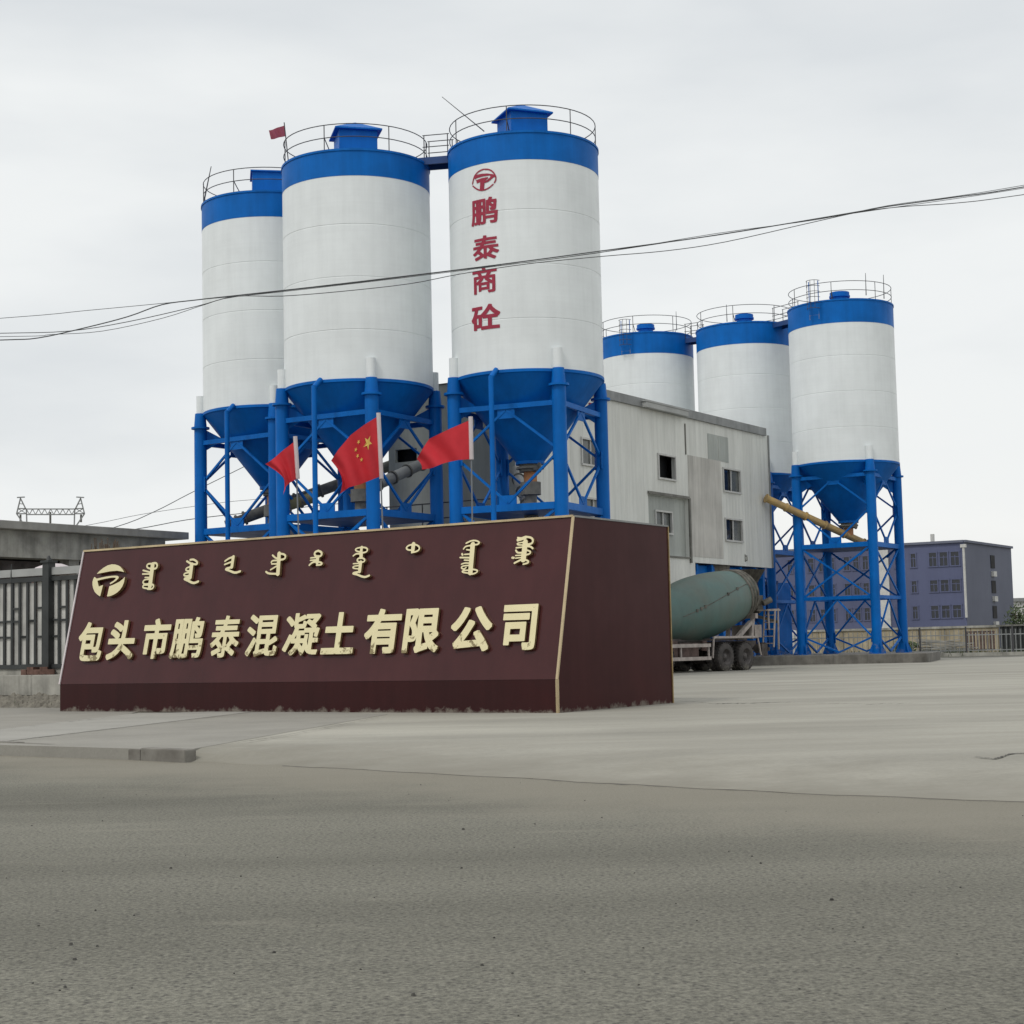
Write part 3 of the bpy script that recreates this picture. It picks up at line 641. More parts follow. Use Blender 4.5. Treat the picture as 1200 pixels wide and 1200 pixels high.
# ================================================================== SILOS
SR_ = 2.5
def silo(name, far, label, loc, rz, flat=False, dz=0.):
    root = thing(name, label, 'silo', loc, rz, 'cement silos of the mixing plant')
    zb, zm, zt = (9.84, 16.54, 17.44) if not far else (9.43, 15.92, 17.02)
    zt += dz; zm += dz*.6
    z0 = .42 if far else .12
    prof = [(SR_, zb)]; sh = MB()
    seams = [zb + (zm-zb)*t for t in (.24, .5, .76)]
    pr = [(SR_, zb)]
    for s in seams: pr += [(SR_, s-.02), (SR_-.012, s), (SR_, s+.02)]
    pr += [(SR_, zm)]
    sh.lathe(pr, 96); sh.build('tank', MT['white'], root)
    MB().lathe([(SR_+.006, zm), (SR_+.006, zt-.05), (SR_+.035, zt-.05), (SR_+.035, zt+.02), (SR_-.1, zt+.03), (0, zt+.12)], 96).build('top_band', MT['blue'], root)
    # cone
    zc = 7.15 if not far else 6.75
    MB().lathe([(SR_-.003, zb), (SR_+.02, zb-.005), (SR_+.02, zb-.10), (SR_-.05, zb-.12), (.48, zc), (.48, zc-.10), (.40, zc-.10), (0, zc-.1)], 72).build('hopper', MT['blue'], root)
    # four legs
    lr = SR_+.10
    for k in range(4):
        a = k*PI/2; c, s = math.cos(a), math.sin(a)
        p = Vector((lr*c, lr*s, 0))
        mb = MB().cyl(p+Vector((0, 0, z0)), p+Vector((0, 0, zb-.55)), .225, n=20)
        mb.cyl(p+Vector((0, 0, zb-.57)), p+Vector((0, 0, zb-.50)), .33, n=20)
        mb.cyl(p+Vector((0, 0, zb-.50)), p+Vector((0, 0, zb)), .23, .19, n=20)
        mb.cyl(p+Vector((0, 0, z0)), p+Vector((0, 0, z0+.05)), .42, n=4)
        for q in range(4):
            b = a+q*PI/2
            mb.add([p+Vector((.2*math.cos(b), .2*math.sin(b), z0+.05)), p+Vector((.44*math.cos(b), .44*math.sin(b), z0+.05)), p+Vector((.2*math.cos(b), .2*math.sin(b), z0+.55))], [(0, 1, 2), (2, 1, 0)] if False else [(0, 1, 2)])
        # web that ties the leg to the cone
        pw = Vector(((lr-.2)*c, (lr-.2)*s, 0)); t = Vector((-s, c, 0))*.02
        for sg in (1, -1):
            mb.add([pw+t*sg+Vector((0, 0, zb-.6)), pw+t*sg+Vector((0, 0, zb-1.35)), Vector((1.75*c, 1.75*s, zb-.95))+t*sg], [(0, 1, 2)])
        leg = mb.build('leg', MT['blue'], root)
        MB().cyl(p*((lr-.02)/lr)+Vector((0, 0, zb)), p*((lr-.02)/lr)+Vector((0, 0, zb+.64)), .16, n=16).build('leg_bracket', MT['white'], leg)
    # bracing on the four sides
    zs = [8.75, 5.5, 3.05]
    for k in range(4):
        a0, a1 = k*PI/2, (k+1)*PI/2
        A = Vector((lr*math.cos(a0), lr*math.sin(a0), 0)); B = Vector((lr*math.cos(a1), lr*math.sin(a1), 0))
        d = (B-A).normalized(); A = A+d*.2; B = B-d*.2; Mid = (A+B)/2
        Z = lambda p, z: Vector((p.x, p.y, z))
        mb = MB()
        for z, hh in ((8.75, .16), (5.5, .22), (3.05, .16)): mb.beam(Z(A, z), Z(B, z), .14, hh)
        zm2 = (8.75+5.5)/2+.1
        for P in (A, B):
            mb.beam(Z(Mid, 8.65), Z(P, zm2+.15), .07, .075); mb.beam(Z(P, zm2-.15), Z(Mid, 5.65), .07, .075)
            mb.beam(Z(P+(Mid-P).normalized()*-.02, zm2-.28), Z(P+(Mid-P).normalized()*-.02, zm2+.28), .05, .30)
            mb.beam(Z(P, 5.4), Z(P+(Mid-P).normalized()*.45, 5.0), .05, .06)
        for P, z in ((Mid, 8.55), (Mid, 5.72)): mb.beam(Z(P-d*.3, z), Z(P+d*.3, z), .04, .36)
        mb.beam(Z(A, 5.4), Z(B, 3.1), .07, .075); mb.beam(Z(B, 5.38), Z(A, 3.12), .07, .09)
        mb.beam(Z(A, 1.2), Z(Mid, 2.97), .07, .075); mb.beam(Z(B, 1.2), Z(Mid, 2.97), .07, .075)
        mb.beam(Z(A, 1.2), Z(Mid, z0+.1), .08, .08); mb.beam(Z(B, 1.2), Z(Mid, z0+.1), .08, .08)
        for P in (A, B): mb.beam(Z(P, .95), Z(P, 1.45), .05, .24)
        mb.build('side_bracing', MT['blue'], root)
    MB().box((0, 0, 5.42), (3.45, 3.45, .06), rz=PI/4).build('mid_deck', MT['bluedk'], root)
    # railing: two hoops and posts
    mb = MB(); rr = SR_-.06; N = 48
    for hh in (.44, .87):
        mb.tube([(rr*math.cos(2*PI*i/N), rr*math.sin(2*PI*i/N), zt+hh) for i in range(N+1)], .016, 6)
    for k in range(7):
        a = 2*PI*(k+.35)/7; p = Vector((rr*math.cos(a), rr*math.sin(a), zt)); mb.cyl(p, p+Vector((0, 0, .87)), .017, n=6)
        if k in (2, 6): mb.cyl(p+Vector((0, 0, .45)), Vector((rr*math.cos(a)*.8, rr*math.sin(a)*.8, zt+.05)), .018, n=6)
    mb.build('railing', MT['rail'], root)
    if not far:
        # dust filter housing with a small hipped roof
        h = MB().box((0, 0, zt+.65), (1.30, 1.30, 1.25)); h.build('filter_housing', MT['blue'], root)
        r = MB(); e = .72 if flat else .80; zr = zt+1.28
        r.add([(-e, -e, zr), (e, -e, zr), (e, e, zr), (-e, e, zr), (0, 0, zr+(.10 if flat else .42)), (-e, -e, zr-.05), (e, -e, zr-.05), (e, e, zr-.05), (-e, e, zr-.05)],
              [(0, 1, 4), (1, 2, 4), (2, 3, 4), (3, 0, 4), (5, 6, 1, 0), (6, 7, 2, 1), (7, 8, 3, 2), (8, 5, 0, 3), (8, 7, 6, 5)])
        r.build('filter_roof', MT['blue'], root)
        a = R(-90-24)
        b = a - root.rotation_euler.z
        p = Vector((2.95*math.cos(b), 2.95*math.sin(b), 0))
        MB().cyl(p+Vector((0, 0, z0)), p+Vector((0, 0, zb-.25)), .085, n=12).cyl(p+Vector((0, 0, zb-.3)), p*.86+Vector((0, 0, zb+.0)), .085, n=12).build('fill_pipe', MT['blue'], root)
    else:
        MB().cyl((0, 0, zt), (0, 0, zt+.58), .40, n=24).cyl((0, 0, zt+.58), (0, 0, zt+.66), .50, n=24).cyl((0, 0, zt+.66), (0, 0, zt+.82), .47, .47, n=24).cyl((0, 0, zt+.28), (0, 0, zt+.36), .47, n=24).build('vent_cap', MT['blue'], root)
    # discharge valve
    v = MB().cyl((0, 0, zc-.1), (0, 0, zc-.34), .36, n=20, mi=0).cyl((0, 0, zc-.18), (0, 0, zc-.25), .46, n=20).box((.55, 0, zc-.28), (.5, .12, .12)).cyl((.80, -.02, zc-.28), (.80, .02, zc-.28), .17, n=16)
    vv = v.build('discharge_valve', MT['greydk'], root)
    MB().cyl((0, 0, zc-.34), (0, 0, zc-.68), .22, n=16).build('rubber_sleeve', MT['orange'], vv)
    if far is False:
        MB().cyl((0, 0, zc-.68), (0, 0, zc-1.1), .34, n=18).cyl((0, 0, zc-1.1), (0, 0, zc-1.7), .2, n=14).build('chute', MT['greydk'], vv)
    return root
P3 = Vector((.63, 53.75, 0)); P2 = Vector((-5.07, 54.9, 0)); c1 = at(317, 300, 60); P1 = Vector((c1.x, 60, 0))
c4 = at(757, 400, 87); c5 = at(873, 400, 84); P4 = Vector((c4.x, 87, 0)); P5 = Vector((c5.x, 84, 0)); P6 = Vector((16.09, 78.4, 0))
P4 = Vector((c4.x+.0, 87, 0))
s3 = silo('cement_silo', False, 'blue and white silo bearing a red emblem and four red Chinese characters', P3, R(-90+21), dz=.06)
s2 = silo('cement_silo', False, 'plain near silo between the red lettered silo and the leftmost silo', P2, R(-90+14), dz=-.04)
s1 = silo('cement_silo', False, 'leftmost blue and white silo, set back and partly behind its neighbour', P1, R(-90+10), True, .10)
s6 = silo('cement_silo', True, 'rightmost blue and white silo whose braced legs stand fully visible on the plinth', P6, R(-90+13))
s5 = dup(s6); s5.location = P5; s5.rotation_euler.z = R(-90+12); s5.scale.z = 1.008; s5['label'] = 'middle silo of the far trio, rising behind the right end of the white plant building'
s4 = dup(s6); s4.location = P4; s4.rotation_euler.z = R(-90+13); s4.scale.z = 1.018; s4['label'] = 'silo showing above the white plant roof, immediately right of the red lettered silo'

# red lettering wrapped round the third silo
def to_cyl(px, py, C, rad):
    d = ray(px, py); ox, oy = CAMP.x-C.x, CAMP.y-C.y
    a = d.x*d.x+d.y*d.y; b = 2*(ox*d.x+oy*d.y); c = ox*ox+oy*oy-rad*rad
    t = (-b-math.sqrt(max(0, b*b-4*a*c)))/(2*a); p = CAMP+d*t
    return (math.atan2(p.y-C.y, p.x-C.x), p.z)
def on_silo(name, loops_az, tol, parent, C, rad=SR_+.014):
    """loops in (arc length, z)"""
    vs, fs, nz = fill_mesh(loops_az, tol, 0.)
    me = bpy.data.meshes.new(name); me.from_pydata([(x, z, 0) for x, z, _ in vs], [], fs)
    bm = bmesh.new(); bm.from_mesh(me)
    lo = min(v[0] for v in vs); hi = max(v[0] for v in vs)
    k = lo+.08
    while k < hi:
        bmesh.ops.bisect_plane(bm, geom=bm.verts[:]+bm.edges[:]+bm.faces[:], plane_co=(k, 0, 0), plane_no=(1, 0, 0)); k += .08
    rz = parent.rotation_euler.z
    for v in bm.verts:
        th = v.co.x/SR_ - rz; z = v.co.y
        v.co = (rad*math.cos(th), rad*math.sin(th), z)
    bm.to_mesh(me); bm.free(); me.materials.append(MT['red'])
    o = bpy.data.objects.new(name, me); COL.objects.link(o); o.parent = parent
    return o
for ch, x0, x1, y0, y1 in (('鹏', 552.5, 583.5, 231.5, 263), ('泰', 554.5, 585, 275.5, 305.5), ('商', 554, 582.5, 312.5, 343.5), ('砼', 553, 586.5, 356.5, 386)):
    xm, ym = (x0+x1)/2, (y0+y1)/2
    a = to_cyl(x0, ym, P3, SR_)[0]*SR_; b = to_cyl(x1, ym, P3, SR_)[0]*SR_; z1 = to_cyl(xm, y0, P3, SR_)[1]; z0 = to_cyl(xm, y1, P3, SR_)[1]
    on_silo('painted_character', [[(lerp(a, b, x), lerp(z0, z1, y)) for x, y in l] for l in glyph_loops(ch, .022 if ch in '鹏泰商' else .03)], .004, s3, P3)
fz = lambda x, y: (lambda q: (q[0]*SR_, q[1]))(to_cyl(540+x/20, 180+y/20, P3, SR_))
arcs = [[(562, 368), (680, 372), (770, 440), (825, 540), (825, 620), (790, 682)], [(757, 722), (680, 795), (580, 850), (470, 868), (380, 838), (288, 762)], [(280, 712), (300, 600), (340, 500), (430, 410), (535, 368)]]
body = px_shape([(315, 520), (400, 492), (480, 475), (620, 465), (740, 480), (800, 500), (835, 530), (760, 562), (700, 620), (640, 665), (558, 692), (545, 862), (448, 862), (462, 668), (380, 702), (368, 640), (330, 600)], fz)
gap = px_shape([(330, 604), (400, 570), (520, 535), (680, 512), (700, 530), (690, 555), (620, 622), (578, 642), (600, 612), (650, 575), (640, 550), (500, 574), (372, 622)], fz)
A = np.array(body+[p for a in arcs for p in px_shape(a, fz)]); lo = A.min(0)-.06; hi = A.max(0)+.06; h = .009
xs = np.arange(lo[0], hi[0], h); ys = np.arange(lo[1], hi[1], h); X, Y = np.meshgrid(xs, ys)
D = np.maximum(poly_sdf(X, Y, body), -poly_sdf(X, Y, gap))
for a in arcs: D = np.minimum(D, stroke_sdf(X, Y, px_shape(a, fz), .046))
on_silo('painted_emblem', contours(D, xs, ys), .004, s3, P3)

# walkways that bridge the silo tops
def walkway(Pa, Pb, zt, label, ext=.9, posts=True):
    d = (Pb-Pa); L = d.length; d.normalize(); nrm = Vector((-d.y, d.x, 0))
    A = Pa+d*(SR_-.35); B = Pb-d*(SR_-.35); ln = (B-A).length
    o = thing('silo_walkway', label, 'walkway', (A.x, A.y, zt), math.atan2(d.y, d.x), 'walkways between silo tops')
    MB().box((ln/2, 0, .11), (ln, .7, .05)).box((ln/2, .34, .02), (ln, .06, .24)).box((ln/2, -.34, .02), (ln, .06, .24)).build('deck', MT['bluedk'], o)
    for sgn in (1, -1):
        mb = MB()
        for h in (.5, .9): mb.cyl((0.3, sgn*.34, h), (ln-.3, sgn*.34, h), .016, n=6)
        for x in (.35, ln-.35): mb.cyl((x, sgn*.34, .1), (x, sgn*.34, .9), .018, n=6)
        mb.build('handrail', MT['rail'], o)
walkway(P2, P3, 17.42, 'blue walkway bridging from the plain near silo to the red lettered silo')
walkway(P1, P2, 17.42, 'blue walkway from the leftmost silo top to its near neighbour')
walkway(P4, P5, 16.95, 'walkway joining the two far silos that stand behind the plant roof')
walkway(P5, P6, 16.95, 'walkway reaching the rightmost silo from the middle far silo')
# ladder cages that show at the silo rims
def ladder(C, ang, zt, zlow, label, mt='rail'):
    c, s = math.cos(ang), math.sin(ang)
    o = thing('cage_ladder', label, 'ladder', (C.x+c*(SR_+.18), C.y+s*(SR_+.18), zlow), ang, 'caged ladders on the silos')
    H = zt-zlow+.95
    mb = MB()
    for y in (-.24, .24): mb.cyl((0, y, 0), (0, y, H), .024, n=6)
    z = .2
    while z < H-1.2: mb.cyl((0, -.24, z), (0, .24, z), .014, n=5); z += .3
    mb.build('ladder_rungs', MT['blue'], o)
    mb = MB(); z = .5
    while z <= H+.01:
        mb.tube([(.36+.36*math.cos(PI*k/8-PI/2)-.36, .36*math.sin(PI*k/8-PI/2)*.9, z) for k in range(9)] , .014, 5); z += (H-.5)/5
    for y in (-.2, 0, .2): mb.cyl((.33-abs(y)*.2, y, .5), (.33-abs(y)*.2, y, H), .012, n=5)
    mb.build('ladder_cage', MT['rail'], o)
ladder(P1, R(-62), 17.5, 16.6, 'caged ladder at the top right rim of the leftmost silo')
ladder(P6, R(-128), 17.02, 16.15, 'caged ladder on the upper left rim of the rightmost silo')
ladder(P4, R(-118), 17.02, 16.15, 'caged ladder at the rim of the silo beside the red lettered one')
# whip aerials / lightning rods
def rod(name, a, b, r, label, cat='lightning rod'):
    a = Vector(a); b = Vector(b)
    o = MB().cyl((0, 0, 0), b-a, r, r*.5, n=6).build(name, MT['rail']); o.location = a
    return tag(o, label, cat, 'thin rods on the silo tops')
rod('lightning_rod', at(567.5, 154, 53.0), at(518, 113.5, 53.0), .02, 'long thin rod leaning left from the rim of the red lettered silo')
p = at(239, 236, 60); rod('lightning_rod', p, at(247.5, 195, 60), .03, 'dark upright rod on the left rim of the leftmost silo')
for x, yb, yt, Y, lb in ((1015, 346, 320, 78.4, 'taller rod on the rim of the rightmost silo, left of another rod'), (1036, 350, 322, 78.2, 'rod at the extreme right rim of the rightmost silo'), (852, 377, 357, 83.5, 'upright rod near the vent of the middle far silo'), (793, 387, 365, 87, 'upright rod on the right of the silo behind the plant roof')):
    rod('lightning_rod', at(x, yb, Y), at(x-.8, yt, Y), .025, lb)

# ================================================================== FLAGS
def cloth(name, top, bot, Y, depth, nu=26, nv=14, waves=2.2, amp=.10, m='flag', notch=0.):
    def samp(pl, u):
        x = u*(len(pl)-1); i = min(int(x), len(pl)-2); t = x-i
        return (lerp(pl[i][0], pl[i+1][0], t), lerp(pl[i][1], pl[i+1][1], t))
    org = at(*bot[0], Y); V = []
    for i in range(nu+1):
        u = i/nu; a = samp(top, u); b = samp(bot, u)
        for j in range(nv+1):
            v = j/nv
            yy = Y + depth*u + amp*min(1, u*3)*math.sin(u*waves*2*PI+v*2.2)
            nx_ = notch*u**3*math.sin(PI*v); ny_ = math.sin(u*9+1)*.5*u
            V.append(at(lerp(a[0], b[0], v)+nx_, lerp(a[1], b[1], v)+ny_, yy))
    mb = MB()
    mb.add([p-org for p in V], [(i*(nv+1)+j, (i+1)*(nv+1)+j, (i+1)*(nv+1)+j+1, i*(nv+1)+j+1) for i in range(nu) for j in range(nv)], 0, True)
    return mb, org, V
def flag(label, top, bot, Y, foot, sleeve, stars=None, depth=-.35, amp=.09, notch=2.):
    pb = at(foot[0], foot[1], Y); pt = at(sleeve[0][0], sleeve[0][1], Y); 
    d = (pt-pb).normalized(); base = pb - d*(pb.z/d.z)
    root = thing('flag_pole', label, 'flag', base)
    MB().cyl((0, 0, 0), pt-base, .020, .015, n=10).build('pole', MT['pole'], root)
    ps = at(sleeve[1][0], sleeve[1][1], Y)
    MB().cyl(ps-base, pt-base+d*.02, .045, n=10).build('sleeve', MT['sleeve'], root)
    mb, org, V = cloth('flag', top, bot, Y, depth, amp=amp, notch=notch)
    o = mb.build('banner', MT['flag'], root); o.location = org-base
    if stars:
        nu, nv = 26, 14
        def P(u, v):
            x, y = u*nu, v*nv; i, j = min(int(x), nu-1), min(int(y), nv-1); fx, fy = x-i, y-j
            g = lambda a, b: V[a*(nv+1)+b]
            return g(i, j)*(1-fx)*(1-fy)+g(i+1, j)*fx*(1-fy)+g(i, j+1)*(1-fx)*fy+g(i+1, j+1)*fx*fy
        for (u, v, r, rot) in stars:
            pts = []; 
            for k in range(10):
                q = r if k % 2 == 0 else r*.4; a = rot+k*PI/5
                pts.append(P(u+q*math.sin(a), v-q*1.35*math.cos(a))+Vector((0, -.015, 0))-org)
            MB().add(pts+[P(u, v)+Vector((0, -.015, 0))-org], [(k, (k+1) % 10, 10) for k in range(10)]).build('star', MT['star'], o)
    return root
flag('red flag on the leftmost of three poles, its cloth hanging in two points', [(345.5, 517), (334, 526), (322, 536), (311, 544)], [(348.5, 560.5), (341, 565), (334, 571), (331.5, 580)], 34.9, (350, 628), ((346, 512.5), (349, 561)), depth=-.25, amp=.05, notch=12)
flag('tall red flag with yellow stars on the middle pole behind the sign', [(442.5, 488), (428, 497), (411, 510), (396, 527), (388, 540)], [(446, 558), (436, 562), (422, 568), (409, 570.5), (398.5, 579)], 33.7, (448.5, 621), ((443.5, 485), (447, 561)), notch=7, stars=[(.24, .34, .095, .5), (.40, .22, .033, .2), (.47, .32, .033, .7), (.46, .45, .033, .1), (.40, .56, .033, .9)])
flag('plain red flag on the rightmost pole, streaming left in front of the lettered silo', [(550, 492.5), (526, 503), (503, 514.5), (496, 524), (488.5, 538)], [(551.5, 538), (537, 539), (520, 543), (506, 548), (494.5, 550.5)], 32.5, (553.5, 613), ((551.5, 489.5), (552.5, 538.5)), depth=-.3, amp=.06)
# small faded flag tied to the railing of the second silo
YF = 54.6; pb = at(338, 190, YF); pt = at(333, 143.5, YF)
root = thing('flag_pole', 'small faded red flag on a thin stick at a silo top rail', 'flag', pb)
MB().cyl((0, 0, 0), pt-pb, .02, n=6).build('pole', MT['rail'], root)
mb, org, V = cloth('f', [(333.3, 147), (324, 150), (315, 153)], [(335, 159.5), (326, 161.5), (317.5, 163.5)], YF, -.15, 14, 8, amp=.05)
o = mb.build('banner', MT['flagold'], root); o.location = org-pb

# ================================================================== PLANT BUILDING
BP = Vector((.15, 59.0, 0)); V2 = Vector((SV.x, SV.y, 0)); U2 = Vector((SU.x, SU.y, 0)); FN = -U2       # facade runs along V2, faces right (towards FN)
bang = math.atan2(V2.y, V2.x)
plant = thing('plant_building', 'off white corrugated mixing plant building with open truck bay and small windows', 'building', BP, bang)
# local: x along the facade, y into the building (local +y = left of x = U2), z up
def fx(px, py):
    q = hit(px, py, BP, FN) - BP; return (q.dot(V2), q.z)
def wall_open(L, H0, H1, ops, y0=0., th=.16, x0=0.):
    """wall sheet x0..L, z H0..H1 with rectangular openings (xa, xb, za, zb) and their reveals"""
    xs = sorted({x0, L, *[o[0] for o in ops], *[o[1] for o in ops]}); zs = sorted({H0, H1, *[o[2] for o in ops], *[o[3] for o in ops]})
    xs = [x for x in xs if x0 <= x <= L]; zs = [z for z in zs if H0 <= z <= H1]
    mb = MB()
    for xa, xb in zip(xs[:-1], xs[1:]):
        for za, zb in zip(zs[:-1], zs[1:]):
            xm, zm = (xa+xb)/2, (za+zb)/2
            if any(o[0] < xm < o[1] and o[2] < zm < o[3] for o in ops): continue
            mb.add([(xa, y0, za), (xb, y0, za), (xb, y0, zb), (xa, y0, zb)], [(0, 1, 2, 3)])
    for xa, xb, za, zb in ops:
        za = max(za, H0); xb = min(xb, L)
        mb.add([(xa, y0, za), (xa, y0+th, za), (xa, y0+th, zb), (xa, y0, zb)], [(0, 1, 2, 3)])
        if xb < L: mb.add([(xb, y0, za), (xb, y0, zb), (xb, y0+th, zb), (xb, y0+th, za)], [(0, 1, 2, 3)])
        mb.add([(xa, y0, zb), (xa, y0+th, zb), (xb, y0+th, zb), (xb, y0, zb)], [(0, 1, 2, 3)])
        if za > H0: mb.add([(xa, y0, za), (xb, y0, za), (xb, y0+th, za), (xa, y0+th, za)], [(0, 1, 2, 3)])
    return mb
TOPZ = fx(712, 466)[1]; BLN = fx(901, 560)[0]; BDEP = 5.7
BAY = (fx(814.5, 655)[0], BLN, 0, fx(860, 662.5)[1])
def rect(xa, ya, xb, yb):
    a = fx(xa, (ya+yb)/2)[0]; b = fx(xb, (ya+yb)/2)[0]; m = (xa+xb)/2
    return (a, b, fx(m, yb)[1], fx(m, ya)[1])
wins = [('open', rect(771, 533.5, 791, 562)), ('half', rect(847, 550, 867, 577)), ('half', rect(849.5, 608.5, 869.5, 634.5)), ('pair', rect(771.5, 599, 791, 625)), ('half2', rect(681, 515, 704, 546)), ('pair', rect(684, 584.5, 708, 606))]
REC = rect(760.5, 582, 807, 651)
ops = [w_[1] for w_ in wins if w_[1] != wins[3][1]] + [REC, BAY]
wall_open(BLN, -.02, TOPZ, ops).build('front_wall', MT['wall'], plant)
# recessed panel with its own window
r4 = wins[3][1]
wall_open(REC[1], REC[2], REC[3], [r4], y0=.16, x0=REC[0]).build('recessed_panel', MT['concdk'] if False else MT['wallgr'], plant)
mb = MB()
mb.box(((REC[0]+REC[1])/2, -.03, REC[3]+.06), (REC[1]-REC[0]+.1, .10, .11)).box((REC[1]+.07, -.03, (REC[2]+REC[3])/2-.1), (.13, .10, REC[3]-REC[2]+.3)).box(((REC[0]+REC[1])/2, -.02, REC[2]-.04), (REC[1]-REC[0], .08, .07))
mb.build('panel_edge', MT['greydk'], plant)
for kind, (xa, xb, za, zb) in wins:
    y0 = .16 if (xa, xb, za, zb) == r4 else 0
    wd, h = xb-xa, zb-za; t = .075
    f = MB().box(((xa+xb)/2, y0-.01, zb-t/2+.03), (wd+.06, .1, t)).box(((xa+xb)/2, y0-.02, za+t/2-.03), (wd+.06, .12, t)).box((xa+t/2-.03, y0-.01, (za+zb)/2), (t, .1, h-.1)).box((xb-t/2+.03, y0-.01, (za+zb)/2), (t, .1, h-.1))
    if kind != 'open': f.box(((xa+xb)/2, y0+.03, (za+zb)/2), (.07, .05, h-.1))
    fo = f.build('window', MT['frame'], plant)
    xm = (xa+xb)/2
    def pane(a, b, m, y): MB().box(((a+b)/2, y0+y, (za+zb)/2), (b-a, .012, h)).build('pane', MT[m], fo)
    if kind == 'open': MB().box((xm, y0+.55, (za+zb)/2), (wd+.5, .02, h+.5)).build('dark_opening', MT['darkin'], fo)
    elif kind == 'half': pane(xa, xm, 'glassdk', .09); pane(xm, xb, 'glassgr', .06)
    elif kind == 'half2': pane(xa, xm, 'glassgr', .06); pane(xm, xb, 'glassdk', .09)
    else: pane(xa, xm, 'glassgr', .07); pane(xm, xb, 'glassgr', .09)
# the beige replacement sheets and greener sheets
a = fx(803.5, 531)[0]; b = fx(853, 531)[0]
pz = [(fx(803.5, 533)[0], fx(851, 560)[0], fx(826, 654)[1], fx(826, 540)[1])]
xa, xb = fx(804, 560)[0], fx(846, 560)[0]-.12; za, zb = fx(826, 653)[1], fx(826, 537)[1]
MB().box(((xa+xb)/2+.1, -.011, (za+zb)/2), (xb-xa-.2, .016, zb-za)).build('cladding_patch', MT['wallbg'], plant)
for i, (pxa, pxb, m) in enumerate(((829, 841, 'wallgr'), (841.4, 853, 'wallgr'))):
    xa, xb = fx(pxa, 520)[0], fx(pxb, 520)[0]; zt_ = TOPZ-.55; zb_ = fx(840, 541)[1]+.05
    MB().box(((xa+xb)/2, -.010, (zt_+zb_)/2), (xb-xa-.02, .014, zt_-zb_)).build('cladding_patch', MT[m], plant)
xa = fx(802.6, 510)[0]; MB().box((xa, -.02, (TOPZ+fx(802, 531)[1])/2-.2), (.07, .035, TOPZ-fx(802, 531)[1]-.3)).build('downpipe', MT['greydk'], plant)
# end corner post, roof edge, gutter lamp box
MB().box((BLN+.03, .0, (TOPZ+BAY[3])/2), (.12, .1, TOPZ-BAY[3]-.02)).build('corner_trim', MT['fascia'], plant)
xe = fx(895, 512)[0]
rf = MB().box((xe/2-.1, -.04, TOPZ+.10), (xe+.3, .16, .36)).build('roof_edge', MT['fascia'], plant)
MB().add([(-.1, .03, TOPZ+.02), (BLN, .03, TOPZ+.02), (BLN, BDEP, TOPZ+.02), (-.1, BDEP, TOPZ+.02)], [(0, 1, 2, 3)]).build('roof', MT['fascia'], plant)
ga, gb = fx(749, 474)[0], fx(799, 486)[0]
MB().box(((ga+gb)/2, -.22, TOPZ+.02), (gb-ga, .2, .22)).box(((ga+gb)/2, -.22, TOPZ+.16), (gb-ga+.1, .26, .05)).build('gutter_box', MT['railgr'], plant)
# left (end) wall, back wall, far end wall
def lx(px, py):
    q = hit(px, py, BP, -V2) - BP; return (q.dot(U2), q.z)
mb = MB(); op2 = lx(477, 530)
W0 = (op2[0]-.45, op2[0]+.55, lx(477, 541)[1], lx(477, 526)[1])
wl = wall_open(BDEP, -.02, TOPZ, [W0], y0=0)
# wall_open runs along local x: turn it so that x -> building depth, facing -x
wv = [(y, x, z) for x, y, z in wl.v]; wl.v = wv; wl.f = [tuple(reversed(f)) for f in wl.f]
wl.build('end_wall', MT['wallgr'], plant)  # shade on this turned-away end is put into the darker cladding colour
MB().box((.5, (W0[0]+W0[1])/2, (W0[2]+W0[3])/2), (.02, 1.6, 1.6)).build('dark_opening', MT['darkin'], plant)
MB().add([(0, BDEP, -.02), (0, BDEP, TOPZ), (BLN, BDEP, TOPZ), (BLN, BDEP, -.02)], [(0, 1, 2, 3)]).add([(BLN, .0, BAY[3]), (BLN, BDEP, BAY[3]), (BLN, BDEP, TOPZ), (BLN, 0, TOPZ)], [(0, 1, 2, 3)]).build('back_wall', MT['wallgr'], plant)
# the truck bay: soffit, side wall, blue columns and beams
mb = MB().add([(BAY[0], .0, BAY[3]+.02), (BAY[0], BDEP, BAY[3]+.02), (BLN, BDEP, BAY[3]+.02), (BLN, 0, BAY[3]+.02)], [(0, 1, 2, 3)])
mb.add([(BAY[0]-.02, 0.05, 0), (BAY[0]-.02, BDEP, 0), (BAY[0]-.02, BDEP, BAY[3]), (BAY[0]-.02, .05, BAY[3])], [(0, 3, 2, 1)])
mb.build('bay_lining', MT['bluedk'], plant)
mb = MB()
for x in (BAY[0]+.5, BAY[0]+3.4, BAY[0]+6.6, BLN-.25):
    for y in (.45, BDEP-.4): mb.box((x, y, BAY[3]/2), (.24, .24, BAY[3]))
for x in (BAY[0]+.5, BAY[0]+2, BAY[0]+3.4, BAY[0]+5, BAY[0]+6.6): mb.box((x, BDEP/2, BAY[3]-.2), (.16, BDEP-.3, .34))
mb.beam((BAY[0]+.4, .45, BAY[3]-.28), (BLN-.1, .45, BAY[3]-.28), .14, .42).build('bay_frame', MT['blue'], plant)
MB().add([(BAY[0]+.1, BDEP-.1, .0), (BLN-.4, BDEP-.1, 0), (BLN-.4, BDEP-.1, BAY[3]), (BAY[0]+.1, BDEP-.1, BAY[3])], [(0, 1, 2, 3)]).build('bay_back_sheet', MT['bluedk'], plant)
# loading funnel over the mixer
MB().slathe([(1.3, BAY[3]+.0), (1.25, BAY[3]-.35), (.6, BAY[3]-1.1), (.45, BAY[3]-1.2)], 24, X=Matrix.Translation((fx(868, 664)[0]-1.2, 1.4, 0))).build('loading_funnel', MT['drumdk'], plant)
